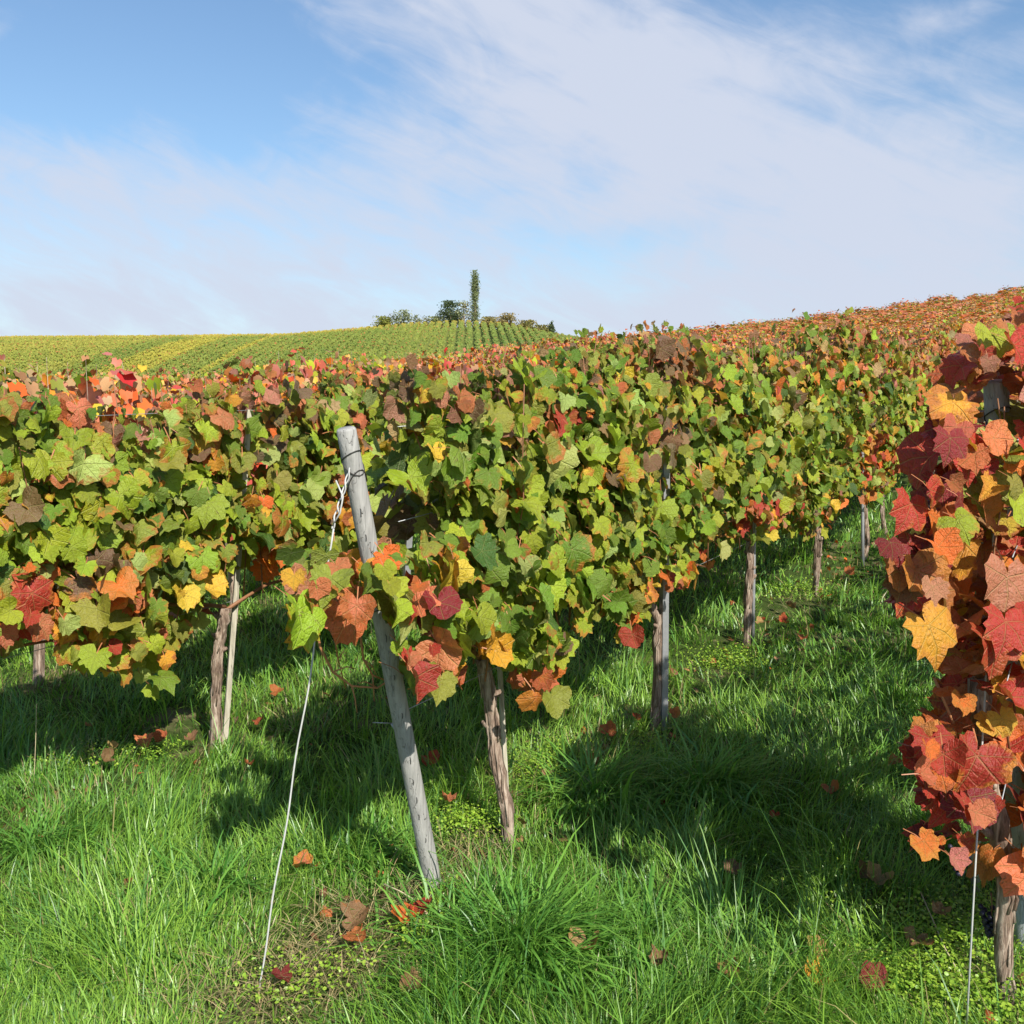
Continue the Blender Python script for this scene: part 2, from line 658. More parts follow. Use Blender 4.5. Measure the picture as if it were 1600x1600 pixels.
def leaf_template(seed):
    r = np.random.default_rng(seed)
    pts = []
    asym = r.normal(0, .07)
    for sgn in (1, -1):
        half = HALF if sgn == 1 else HALF[1:][::-1]
        for th, rad in half:
            pts.append((sgn * th + r.normal(0, 1.6), rad * (1 + r.normal(0, .05)) * (1 + sgn * asym * math.sin(R(th)))))
        if sgn == 1:
            pts.append((180, 0.07))
    depth = r.uniform(-0.6, 0.45)      # deeper or shallower lobing
    mean = 0.49
    out = []
    for th, rad in pts:
        if abs(th) < 150:
            rad = rad + (rad - mean) * depth
        a = R(th)
        out.append((math.sin(a) * rad * 1.04, math.cos(a) * rad))
    out = np.array(out)
    mid_i = list(range(0, len(out), 3))
    mid = out[mid_i] * 0.52
    P = np.vstack([[[0, 0]], mid, out])
    nm, no = len(mid), len(out)
    faces = []
    for k in range(nm):
        faces.append((0, 1 + (k + 1) % nm, 1 + k))
    for k in range(nm):
        k2 = (k + 1) % nm
        i0, i1 = mid_i[k], mid_i[k2] if k2 else no
        prev = 1 + nm + i0
        half = (i0 + i1) / 2
        turned = False
        for i in range(i0, i1):
            a, b = 1 + nm + i, 1 + nm + (i + 1) % no
            if i >= half - 0.5 and not turned:
                faces.append((1 + k, 1 + k2, a))
                turned = True
            faces.append(((1 + k2) if turned else (1 + k), b, a))
    fold = r.uniform(-0.2, 0.85)
    droop = r.uniform(0.2, 1.35)
    curl = r.uniform(-0.5, 1.3)
    x, y = P[:, 0], P[:, 1]
    rr = np.hypot(x, y)
    th = np.arctan2(x, y)
    z = fold * np.abs(x) - droop * np.where(y > 0, y, 0.35 * y) ** 2 - curl * x ** 2
    z += r.uniform(0.03, 0.11) * np.sin(th * 3 + r.uniform(0, 6)) * rr * 1.5 + r.uniform(.02, .12) * np.sin(th * 5 + r.uniform(0, 6)) * rr + r.normal(0, 0.02, len(P))
    V = np.column_stack([x, y, z])
    uv = P.copy()
    # petiole: a thin stalk running back from the blade
    b = len(V)
    wv = 0.017
    V = np.vstack([V, [[-wv, 0.0, -0.005], [wv, 0.0, -0.005], [wv, -0.30, -0.10], [-wv, -0.30, -0.10], [wv, -0.62, -0.32], [-wv, -0.62, -0.32]]])
    uv = np.vstack([uv, np.zeros((6, 2))])
    faces += [(b, b + 1, b + 2), (b, b + 2, b + 3), (b + 3, b + 2, b + 4), (b + 3, b + 4, b + 5)]
    F = np.array(faces)
    mi = np.array([0] * (len(faces) - 4) + [1] * 4)
    return V, F, uv, mi


TEMPL = [leaf_template(100 + k) for k in range(28)]
LEAF_ME = [mesh_np('leaf', V, F.ravel(), np.full(len(F), 3), [M_LEAF, M_PETIOLE], uv=uv, mat_idx=mi) for V, F, uv, mi in TEMPL]


def small_template(seed):
    r = np.random.default_rng(seed)
    th = np.array([0, 25, 50, 78, 108, 150, 180, 210, 252, 282, 310, 335.0])
    rad = np.array([.62, .48, .56, .42, .46, .36, .1, .36, .46, .42, .56, .48]) * (1 + r.normal(0, .06, 12))
    x, y = np.sin(np.radians(th)) * rad, np.cos(np.radians(th)) * rad
    z = r.uniform(-.1, .4) * np.abs(x) - r.uniform(.1, .6) * y * y - r.uniform(-.3, .4) * x * x
    V = np.vstack([[[0, 0, 0]], np.column_stack([x, y, z])])
    F = np.array([(0, 1 + (k + 1) % 12, 1 + k) for k in range(12)])
    return V, F


SMALL = [small_template(300 + k) for k in range(6)]
MIXED = TEMPL + [(V, F, V[:, :2].copy(), np.zeros(len(F), int)) for V, F in SMALL]


def frames(N, T):
    """rotation matrices (n,3,3): columns X, Y=tip direction, Z=normal"""
    N = N / np.linalg.norm(N, axis=1, keepdims=True)
    T = T - N * np.sum(T * N, 1, keepdims=True)
    T = T / np.linalg.norm(T, axis=1, keepdims=True)
    X = np.cross(T, N)
    return np.stack([X, T, N], 2)


def merge_leaves(templs, idx, pos, rot, size, col, name, mats, with_uv=True):
    VV, LL, UU, CC, MI, SZ = [], [], [], [], [], []
    base = 0
    for k in range(len(templs)):
        sel = np.where(idx == k)[0]
        if not len(sel):
            continue
        V, F = templs[k][0], templs[k][1]
        W = np.einsum('nij,vj->nvi', rot[sel], V) * size[sel][:, None, None] + pos[sel][:, None, :]
        nv = len(V)
        VV.append(W.reshape(-1, 3))
        off = base + np.arange(len(sel)) * nv
        LL.append((F[None] + off[:, None, None]).reshape(-1))
        SZ.append(np.full(len(sel) * len(F), 3))
        CC.append(np.repeat(col[sel], nv, axis=0))
        if with_uv:
            UU.append(np.tile(templs[k][2], (len(sel), 1)))
            MI.append(np.tile(templs[k][3], len(sel)))
        base += nv * len(sel)
    return mesh_np(name, np.vstack(VV), np.concatenate(LL), np.concatenate(SZ), mats,
                   uv=np.vstack(UU) if with_uv else None, col=np.vstack(CC), mat_idx=np.concatenate(MI) if with_uv else None)


# ------------------------------------------------------------------ leaf colours (linear; pale and P_REDSHADE hold painted sheen and shade)
C = {
    'green': (0.125, 0.200, 0.018), 'lime': (0.260, 0.315, 0.020), 'olive': (0.205, 0.215, 0.028), 'pale': (0.300, 0.345, 0.085),  # pale: surface sheen painted into the leaf green
    'dark': (0.050, 0.105, 0.016), 'yellow': (0.560, 0.370, 0.035), 'gold': (0.560, 0.255, 0.022), 'orange': (0.560, 0.130, 0.022),
    'rust': (0.360, 0.105, 0.035), 'red': (0.360, 0.036, 0.020), 'crimson': (0.190, 0.018, 0.018), 'pink': (0.380, 0.150, 0.095),
    'salmon': (0.470, 0.145, 0.060), 'bronze': (0.145, 0.085, 0.045), 'brown': (0.210, 0.110, 0.050), 'tan': (0.380, 0.230, 0.100),
}
EDGE = {'green': .22, 'lime': .36, 'olive': .42, 'pale': .30, 'dark': .15, 'yellow': .55, 'gold': .6, 'orange': .6, 'rust': .4, 'red': .4,
        'crimson': .2, 'pink': .45, 'salmon': .5, 'bronze': .35, 'brown': .3, 'tan': .3}
P_GREEN = dict(green=30, lime=38, olive=14, pale=10, dark=6, yellow=3, orange=1, bronze=2)
P_LEFT = dict(green=22, lime=44, olive=16, pale=10, dark=4, yellow=5, gold=1, orange=2, bronze=1)
P_PATCH = dict(olive=30, lime=16, gold=14, orange=12, bronze=14, rust=8, yellow=10)
P_LOW = dict(lime=26, olive=18, green=10, yellow=14, gold=10, orange=9, salmon=6, red=3, pink=4, bronze=3)
P_TOP = dict(olive=24, lime=28, green=26, pale=6, bronze=6, brown=3, rust=4, pink=3, yellow=2, orange=1)
P_FARTOP = dict(rust=14, salmon=20, pink=13, tan=20, orange=9, brown=6, gold=12, yellow=4, olive=16, red=1, green=4, lime=5)
P_FARMID = dict(green=28, lime=20, olive=18, dark=10, rust=10, salmon=6, orange=6, yellow=3)
P_RED = dict(red=38, orange=30, crimson=2, salmon=18, gold=4, yellow=3, pink=8, lime=2)
P_REDMID = dict(orange=34, red=28, gold=8, yellow=6, salmon=18, lime=6, pink=8)
P_REDSHADE = dict(crimson=46, red=26, rust=10, brown=8, orange=6, gold=4)  # shade of the row's aisle face painted in as darker reds


def pick(pal, n):
    ks = list(pal)
    p = np.array([pal[k] for k in ks], float)
    return [ks[i] for i in rng.choice(len(ks), n, p=p / p.sum())]


def leaf_rgba(name):
    c = np.array(C[name])
    c = c * rng.uniform(1.02, 1.46) * (1 + rng.normal(0, .07, 3))
    return np.clip(np.append(c, np.clip(EDGE[name] + rng.normal(0, .24), 0.02, .98)), 0.005, 0.98)


# clusters of leaves that turned early, some dark reds with shade painted in, as (row, u, v, radius, palette): seen in the photograph at these spots
TURNED = [
    (0, 55, 980, 75, dict(orange=5, red=3, gold=3, salmon=3)), (0, 60, 915, 40, dict(orange=4, red=3)), (0, 120, 975, 40, dict(yellow=3, gold=3)),
    (0, 205, 940, 32, dict(orange=3, salmon=2, red=1)), (0, 325, 912, 26, dict(gold=3, yellow=2)), (0, 180, 1050, 25, dict(gold=3, yellow=3)),
    (0, 20, 770, 30, dict(orange=2, lime=2, gold=2)), (0, 125, 650, 45, dict(salmon=3, rust=2, orange=2, olive=3)),
    (0, 420, 760, 45, dict(orange=2, gold=1, olive=6, lime=3, rust=1)), (0, 415, 865, 28, dict(gold=3, orange=3)), (0, 300, 670, 40, dict(rust=2, olive=4, orange=1)),
    (0, 160, 905, 40, dict(bronze=4, brown=2, lime=2)), (0, 390, 590, 50, dict(pink=4, rust=3, olive=2)),
    (0, 200, 1000, 60, dict(lime=6, pale=2, olive=1)), (0, 90, 860, 60, dict(lime=6, pale=2)),
    (1, 550, 880, 40, dict(salmon=3, gold=2, orange=1)), (1, 470, 930, 40, dict(salmon=2, bronze=3, olive=3)), (1, 540, 950, 35, dict(rust=3, salmon=2)),
    (1, 590, 855, 22, dict(orange=3, salmon=3)), (1, 610, 800, 40, dict(bronze=6, brown=3)), (1, 650, 800, 40, dict(bronze=4, olive=3)),
    (1, 660, 950, 32, dict(crimson=3, red=3, salmon=1)), (1, 670, 1030, 45, dict(red=4, orange=3, salmon=2)), (1, 640, 1075, 28, dict(gold=4, yellow=3)),
    (1, 693, 878, 20, dict(gold=3, yellow=2)), (1, 750, 1010, 35, dict(gold=4, yellow=2, orange=1)), (1, 830, 1075, 40, dict(orange=3, salmon=2, olive=2)),
    (1, 860, 1070, 30, dict(salmon=2, orange=2)), (1, 1000, 920, 40, dict(gold=2, red=2, olive=3, yellow=2)), (1, 1040, 920, 38, dict(orange=4, red=2, salmon=2, gold=2)),
    (1, 975, 985, 26, dict(red=2, orange=3)), (1, 1105, 875, 22, dict(red=3, orange=3)), (1, 1165, 810, 26, dict(red=2, orange=3, salmon=3)),
    (1, 1205, 790, 26, dict(red=3, salmon=2)), (1, 1370, 715, 34, dict(red=3, orange=3, gold=3)), (1, 1360, 690, 18, dict(yellow=3)),
    (1, 555, 570, 40, dict(brown=3, bronze=4, pink=2)), (1, 640, 560, 50, dict(bronze=5, brown=2, dark=2)), (1, 655, 600, 20, dict(gold=3, yellow=3)),
    (1, 1060, 560, 40, dict(bronze=5, brown=4, rust=2)), (1, 1050, 680, 30, dict(brown=3, bronze=4)), (1, 880, 655, 14, dict(red=3)),
    (1, 820, 830, 130, dict(green=5, lime=5, pale=2)), (1, 850, 900, 60, dict(lime=5, green=3)),
    (2, 1545, 530, 70, dict(crimson=1, pink=5, red=5, salmon=3)), (2, 1480, 700, 60, dict(crimson=2, red=4, rust=1)), (2, 1430, 800, 60, dict(crimson=4, red=3)),  # crimson at the row's left face carries its shade as leaf colour
    (2, 1400, 900, 50, dict(crimson=5, brown=2)), (2, 1580, 680, 55, dict(lime=5, pale=2, olive=2)), (2, 1550, 745, 50, dict(lime=4, olive=3, gold=1)),
    (2, 1540, 830, 60, dict(yellow=3, salmon=3, lime=2, orange=2)), (2, 1530, 900, 60, dict(orange=5, salmon=3, gold=2)),
    (2, 1480, 1020, 50, dict(pink=3, red=4, salmon=2)), (2, 1555, 1110, 24, dict(yellow=5, lime=1)), (2, 1530, 1200, 90, dict(red=5, orange=5, salmon=2, crimson=1)),
    (2, 1560, 1330, 80, dict(orange=6, red=4, salmon=2)), (2, 1560, 980, 60, dict(orange=4, red=3, gold=2)), (2, 1490, 770, 40, dict(gold=3, crimson=2, brown=2)),
]

BOTTOM = {
    1: [(400, 700), (430, 930), (470, 985), (515, 935), (545, 990), (575, 950), (600, 960), (630, 1090), (700, 1090), (735, 1020), (800, 1060), (860, 1115), (890, 1000),
        (940, 960), (985, 1005), (1030, 950), (1075, 930), (1110, 890), (1150, 845), (1210, 850), (1290, 840), (1330, 770), (1365, 800), (1400, 750), (1500, 690), (1700, 640)],
    0: [(-400, 1050), (0, 1010), (80, 1000), (120, 1050), (190, 1065), (250, 1085), (292, 1000), (330, 950), (375, 880), (420, 905), (480, 900), (520, 880), (700, 840), (1000, 770), (1600, 640)],
    2: [(1350, 900), (1395, 930), (1425, 990), (1440, 1150), (1430, 1340), (1500, 1350), (1530, 1395), (1600, 1400), (1900, 1450)],
}
HOLES = [(1, 541 + 9.6 * k, 690 + 36 * k, 30) for k in range(5)] + [(1, 532 - 3 * k, 715 + 30 * k, 16) for k in range(5)] + [(0, 532, 720, 16), (0, 524, 780, 16)] + [(1, 641, 845, 24), (1, 636, 985, 24), (1, 641, 900, 18), (0, 641, 860, 34), (0, 637, 960, 50), (1, 1038, 735, 15), (1, 1038, 770, 14),
         (1, 785, 905, 10), (1, 905, 840, 18), (1, 960, 780, 14), (1, 720, 905, 18), (0, 235, 800, 14), (0, 385, 740, 20), (0, 380, 890, 20), (1, 880, 960, 26), (1, 1110, 850, 16),
         (2, 1553, 618, 34), (2, 1553, 650, 26), (2, 1563, 868, 22)]
LEFT = {  # row: smallest u at height v
    1: [(480, 560), (540, 525), (600, 535), (680, 565), (780, 575), (830, 520), (860, 430), (980, 450), (1010, 540), (1060, 625), (1200, 640)],
    2: [(470, 1520), (500, 1495), (590, 1480), (650, 1445), (760, 1400), (930, 1378), (960, 1440), (1060, 1480), (1110, 1470), (1140, 1420), (1230, 1432), (1290, 1500),
        (1310, 1430), (1345, 1440), (1360, 1500), (1450, 1560)],
}


def near_vine(row, s0, name_label, n_leaf, n_obj, length=1.65, top=1.82, trunk_px=None, stake=True, sizes=0.122, spread=0.17, seed=0, extra=0.0):
    """a grapevine: trunk, cordon arms, upright canes and its leaves"""
    rs = np.random.default_rng(900 + seed)
    w0 = ROW[row]
    x0, y0 = rowpt(s0, w0)
    base = Vector((x0, y0, gz(x0, y0)))
    root = link('grapevine', None, None, base)
    tag(root, name_label, 'grapevine', 'grapevines trained on the near trellis rows')
    # trunk
    hd = 0.70
    if trunk_px:
        pts = [at_y(u, v, y0) for u, v in trunk_px]
        rad = [0.0225 * k for k in np.linspace(1.15, 0.95, len(pts))]
        rad[-1] *= 1.35
        pts[0].z -= 0.05
    else:
        bx, by = rs.normal(0, .06, 2)
        pts = [base + Vector((bx * math.sin(t * 3.2), by * math.sin(t * 2.6 + .5), -0.05 + t * (hd + 0.05))) for t in np.linspace(0, 1, 6)]
        rad = [.027, .022, .020, .020, .023, .033]
    P = []
    RR = []
    for i in range(len(pts) - 1):
        for t in np.linspace(0, 1, 5)[:-1]:
            P.append(pts[i].lerp(pts[i + 1], t))
            RR.append((rad[i] * (1 - t) + rad[i + 1] * t) * rs.uniform(.82, 1.24))
    P.append(pts[-1])
    RR.append(rad[-1])
    mb = MB().tube(P, RR, 12, jitter=0.2)
    for k in range(26):          # shaggy bark strips peeling along the trunk
        i0 = int(rs.integers(0, max(1, len(P) - 4)))
        i1 = min(len(P) - 1, i0 + int(rs.integers(2, 6)))
        a0 = rs.uniform(0, 6.3)
        q = []
        for i in range(i0, i1 + 1):
            a = a0 + .12 * (i - i0) + rs.normal(0, .1)
            rr_ = RR[i] * rs.uniform(.98, 1.16)
            q.append(P[i] + Vector((math.cos(a) * rr_, math.sin(a) * rr_, rs.normal(0, .004))))
        mb.tube(q, [.0045] * (len(q) - 1) + [.0015], 4, jitter=.3, squash=.6)
    for k in range(3):           # old pruning knots
        i = int(len(P) * (.55 + .14 * k)) if k < 3 else -1
        a = rs.uniform(0, 6.3)
        i = min(i, len(P) - 1)
        d = Vector((math.cos(a), math.sin(a), .5))
        mb.tube([P[i], P[i] + d * RR[i] * 1.3, P[i] + d * RR[i] * 1.9], [RR[i] * .7, RR[i] * .55, RR[i] * .3], 7, jitter=.2)
    mb.build('trunk', M_BARK, root, base)
    head = pts[-1]
    # cordon arms along the wire
    for sg in (-1, 1):
        q = []
        for t in np.linspace(0, 1, 7):
            xx, yy = rowpt(sg * t * length * 0.5 * (.3 if sg < 0 and s0 < 3.5 and row else 1), 0)
            q.append(head + Vector((xx, yy, 0.10 * math.sin(t * 2.2) + rs.normal(0, .008))))
        MB().tube(q, list(np.linspace(.011, .005, 7)), 7, jitter=.12).build('cane', M_CANE, root, base)
    # upright shoots
    nsh = int(length * 8)
    shoots = []
    for k in range(nsh):
        ds = (k + .5) / nsh * length - length / 2 + rs.normal(0, .04)
        if s0 + ds < {2: 3.15, 1: 3.0, 0: 0}[row]:
            continue
        xx, yy = rowpt(ds, float(np.clip(rs.normal(.02, .07), -.1, .11)))
        b0 = Vector((x0 + xx, y0 + yy, 0))
        b0.z = gz(b0.x, b0.y) + 0.78
        hh = top - 0.78 + rs.uniform(-.15, .12)
        lean = rs.normal(0, .06, 2)
        q = [b0 + Vector((lean[0] * t + .03 * math.sin(7 * t + k), lean[1] * t + .03 * math.cos(6 * t + k), hh * t)) for t in np.linspace(0, 1, 6)]
        so = MB().tube(q, list(np.linspace(.0040, .0020, 6)), 5).build('shoot', M_CANE, root, base)
        shoots.append((ds, so))
    # leaves: positions through the hedge volume
    n = n_leaf * (5 if row == 2 else 2)
    ds = rs.uniform(-length / 2 - .08 - extra, length / 2 + .08, n)
    hmin = 0.42 if row != 2 else 0.25
    h = hmin + (top - hmin) * rs.beta(1.25, 1.0, n)
    tip = rs.random(n) < 0.045
    h[tip] = top + rs.uniform(-.04, .09, tip.sum())
    topn = (vnoise((s0 + ds) * 2.3, np.full(n, row * 7.7), 11) - .5) * .28
    h = h + np.where(h > 1.3, topn * (h - 1.3) / .5, 0)
    side = rs.choice([1, 0, -1], n, p=[.52, .16, .32])
    bulge = spread * (1 - 0.45 * np.clip((h - 1.35) / .6, 0, 1)) * (1 + .5 * (vnoise((s0 + ds) * 3.1, h * 3.1, 12) - .5))
    w = side * bulge + rs.normal(0, .055, n)
    w[tip] *= .35
    gx, gy = rowpt(s0 + ds, w0 + w)
    pos = np.column_stack([gx, gy, ground_h(gx, gy) + h])
    u, v, dep = project(pos)
    ok = v < np.interp(u, *np.array(BOTTOM[row]).T) - rs.uniform(0, 45, n)
    if row in LEFT:
        lv, lu = np.array(LEFT[row]).T
        ok &= u > np.interp(v, lv, lu) + rs.uniform(0, 25, n)
    if row == 1 and s0 < 4:
        ok &= ~(((s0 + ds) < 2.74) & (h > 1.36))
    if row == 2 and s0 < 4:      # the end of this row is trimmed slantwise, facing the sun
        smin = 2.62 + 1.33 * (w + .26) + rs.normal(0, .05, n)
        ok &= (s0 + ds) > smin
    for hrow, hu, hv, hr_ in HOLES:
        if hrow == row:
            ok &= (u - hu) ** 2 + (v - hv) ** 2 > hr_ * hr_
    sel = np.where(ok)[0][:n_leaf]
    pos, w, side, h, u, v, dep, tip = pos[sel], w[sel], side[sel], h[sel], u[sel], v[sel], dep[sel], tip[sel]
    n = len(sel)
    out = np.zeros((n, 3))
    sgn = np.sign(w + 1e-6)
    out[:, 0], out[:, 1] = WD[0] * sgn, WD[1] * sgn
    if row == 2:     # the near end of this row faces the headland
        sl = pos[:, 0] * SD[0] + pos[:, 1] * SD[1]
        endf = np.clip(1 - (sl - (2.62 + 1.33 * (w + .26))) / .35, 0, 1)
        out[:, 0] = out[:, 0] * (1 - endf) + (-.6 * SD[0] + .8 * WD[0]) * endf
        out[:, 1] = out[:, 1] * (1 - endf) + (-.6 * SD[1] + .8 * WD[1]) * endf
    N = out * 0.75 + np.array([0, 0, .42]) + SUN * (0.9 if row == 2 else 0.35) + rs.normal(0, .38 if row == 2 else .48, (n, 3))
    T = np.array([0, 0, -1.0]) + out * .35 + rs.normal(0, .42, (n, 3))
    rot = frames(N, T)
    size = np.clip(sizes * .93 * np.exp(rs.normal(0, .36, n)), .045, .155)
    size = np.where(tip, size * .55, size) * np.where(h > top - .15, .85, 1)
    idx = rs.integers(0, len(TEMPL), n)
    # colours
    names = []
    hr = (h - .5) / (top - .5)
    if row == 2:
        top_p, mid_p, low_p = P_RED, P_REDMID, P_RED
    else:
        top_p, mid_p, low_p = P_TOP, (P_LEFT if row == 0 else P_GREEN), P_LOW
    rt = rs.random(n)
    sl_ = pos[:, 0] * SD[0] + pos[:, 1] * SD[1]
    patch = .65 * vnoise(sl_ * 4.1 + row * 9, h * 4.1, 41) + .35 * vnoise(sl_ * 9, h * 9, 42)
    far = np.clip((dep - 4.5) / 7, 0, 1)
    for i in range(n):
        if hr[i] > .97 - .20 * rt[i] - .16 * far[i]:
            pal = P_FARTOP if (row != 2 and rs.random() < .10 + .75 * far[i]) else top_p
        elif hr[i] < .16 + .20 * rt[i] and patch[i] > .52:
            pal = low_p
        elif row != 2 and patch[i] > .80:
            pal = P_PATCH
        else:
            pal = mid_p
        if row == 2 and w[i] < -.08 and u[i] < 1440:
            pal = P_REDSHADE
        for (tr, tu, tv, tw, tp) in TURNED:
            if tr == row and (u[i] - tu) ** 2 + (v[i] - tv) ** 2 < tw * tw and rs.random() < .66:
                pal = tp
                break
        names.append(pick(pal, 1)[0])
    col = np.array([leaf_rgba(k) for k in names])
    # the leaves that show largest become single leaves, the ones deep inside stay one mass
    score = w * 2.2 - dep * .1 + size * 2 + rs.normal(0, .05, n)
    if row == 2:
        score = -dep * 1.0 + size * 2 - np.maximum(u - 1640, 0) * .02
    order = np.argsort(-score)
    nobj = min(n_obj, n)
    sh_ds = np.array([a for a, b in shoots])
    for i in order[:nobj]:
        o = bpy.data.objects.new('leaf', LEAF_ME[idx[i]])
        o.parent = shoots[int(np.argmin(np.abs(sh_ds - (sl_[i] - s0))))][1]     # a leaf grows on its shoot
        m = Matrix.Identity(4)
        for a in range(3):
            for b in range(3):
                m[a][b] = float(rot[i][a][b]) * float(size[i])
            m[a][3] = float(pos[i][a]) - base[a]
        o.matrix_basis = m
        o.color = col[i]
        COL.objects.link(o)
    rest = order[nobj:]
    if len(rest):
        hid = (w < -.04) if row != 2 else (u > 1650)
        idx = np.where(hid, len(TEMPL) + idx % len(SMALL), idx)
        me = merge_leaves(MIXED, idx[rest], pos[rest] - np.array(base), rot[rest], size[rest], col[rest], 'foliage', [M_LEAFS, M_PETIOLE])
        o = link('foliage', me, root)
        o['kind'] = 'stuff'
    return root, head


# ------------------------------------------------------------------ near vines
ROW1_S = [3.45, 4.90, 6.76, 8.50, 10.09, 11.7, 13.3, 14.9, 16.5, 18.1, 19.7, 21.3]
ROW1_TRUNK = [
    [(796, 1325), (793, 1270), (776, 1190), (769, 1120), (760, 1060), (752, 1030)],
    [(1020, 1155), (1028, 1080), (1027, 1010), (1030, 970), (1014, 940)],
    [(1165, 1018), (1168, 950), (1172, 890), (1172, 845)],
    [(1273, 935), (1277, 870), (1280, 820)],
    [(1349, 895), (1354, 840), (1350, 780), (1352, 745)],
]
ROW1_LAB = [
    'green grapevine with a bent shaggy trunk just behind the leaning grey end post',
    'green vine whose trunk stands beside a grey line post, second behind the leaning post',
    'vine with a thin straight dark trunk, third behind the leaning end post',
    'vine with a short shaded trunk under orange leaves, fourth behind the leaning post',
    'vine with red and yellow leaf cluster above its trunk, fifth behind the leaning post',
]
ORD = ['sixth', 'seventh', 'eighth', 'ninth', 'tenth', 'eleventh', 'twelfth']
for k, s in enumerate(ROW1_S):
    lab = ROW1_LAB[k] if k < 5 else 'small green vine, %s behind the leaning end post in its row' % ORD[k - 5]
    near_vine(1, s, lab, (1750 if k < 4 else 1150 if k < 8 else 750) if k else 2250, 300 if k < 6 else 220 if k < 9 else 140,
              length=1.72 if k else 1.75, top=[1.88, 1.97, 2.03, 2.06][min(k, 3)], trunk_px=ROW1_TRUNK[k] if k < 5 else None, seed=10 + k,
              sizes=(.086 if k < 4 else .096) if k else .087, extra=0 if k else .45)
ROW0_S = [2.0, 3.65, 5.22, 6.85, 8.5, 10.1, 11.7, 13.3]
ROW0_TRUNK = {3.65: [(337, 1170), (337, 1100), (340, 1030), (347, 985), (352, 950)]}
ROW0_LAB = [
    'leafy yellow-green vine with orange and red low leaves at the left edge',
    'yellow-green vine with a pale trunk and thin stake, left of the anchor cable',
    'green vine in the left row, right behind the leaning post',
    'vine of the left row, showing only its top over the nearest row, first one',
    'vine of the left row, showing only its top over the nearest row, second one',
    'vine of the left row, showing only its top over the nearest row, third one',
    'vine of the left row, showing only its top over the nearest row, fourth one',
    'vine of the left row, showing only its top over the nearest row, fifth one',
]
for k, s in enumerate(ROW0_S):
    near_vine(0, s, ROW0_LAB[k], 1700 if k < 3 else 800, 300 if k < 3 else 120, length=1.72, top=1.74, trunk_px=ROW0_TRUNK.get(s), seed=40 + k,
              sizes=.095 if k < 2 else .09)
ROW2_S = [3.30, 4.75, 6.4]
ROW2_LAB = ['red and orange grapevine in front at the right edge of the picture',
            'dark red vine right behind the red one at the right edge',
            'red-leaved vine at the right edge, third in its row']
for k, s in enumerate(ROW2_S):
    near_vine(2, s, ROW2_LAB[k], 1350 if k == 0 else 340, 300 if k == 0 else 200, length=1.0 if k == 0 else 1.55, top=1.93 if k == 0 else 1.86, seed=70 + k, extra=.35 if k == 0 else 0,
              trunk_px=[(1572, 1545), (1566, 1480), (1572, 1400), (1560, 1280), (1535, 1180), (1530, 1060)] if k == 0 else None,
              sizes=.097, spread=.21)


# ------------------------------------------------------------------ far vines: kinds copied along the rows behind
def far_kind(seed):
    rs = np.random.default_rng(seed)
    n = 430
    L, top = 1.75, 1.80
    ds = rs.uniform(-L / 2, L / 2, n)
    h = .55 + (top - .55) * rs.beta(1.5, .9, n)
    tip = rs.random(n) < .06
    h[tip] = top + rs.uniform(0, .14, tip.sum())
    h += (vnoise(ds * 3 + seed, np.zeros(n), 5) - .5) * .26 * (h > 1.2)
    side = rs.choice([1, 0, -1], n, p=[.42, .26, .32])
    w = side * .16 + rs.normal(0, .06, n)
    x, y = rowpt(ds, w)
    pos = np.column_stack([x, y, h])
    out = np.zeros((n, 3))
    out[:, 0], out[:, 1] = WD[0] * np.sign(w), WD[1] * np.sign(w)
    N = out * .7 + np.array([0, 0, .45]) + SUN * .3 + rs.normal(0, .4, (n, 3))
    T = np.array([0, 0, -1.]) + out * .3 + rs.normal(0, .4, (n, 3))
    size = .118 * np.exp(rs.normal(0, .22, n)) * np.where(tip, .6, 1)
    hr = (h - .55) / (top - .55)
    names = [pick(P_FARTOP if hr[i] > .62 - .30 * rs.random() else P_FARMID, 1)[0] for i in range(n)]
    col = np.array([leaf_rgba(k) for k in names])
    me = merge_leaves(SMALL, rs.integers(0, 6, n), pos, frames(N, T), size, col, 'far_foliage', [M_FARLEAF], with_uv=False)
    mb = MB().tube([(0, 0, -.06), (.02, .01, .25), (-.01, .02, .5), (0, 0, .78)], [.036, .03, .03, .04], 7, jitter=.12)
    for k in range(6):
        dx, dy = rowpt(-.7 + .28 * k, 0)
        mb.tube([(dx, dy, .75), (dx + .02, dy, 1.3), (dx, dy + .02, 1.95)], [.005, .004, .002], 4)
    mt = bpy.data.meshes.new('far_trunk')
    mt.from_pydata([tuple(v) for v in mb.v], [], mb.f)
    mt.materials.append(M_BARK)
    return me, mt


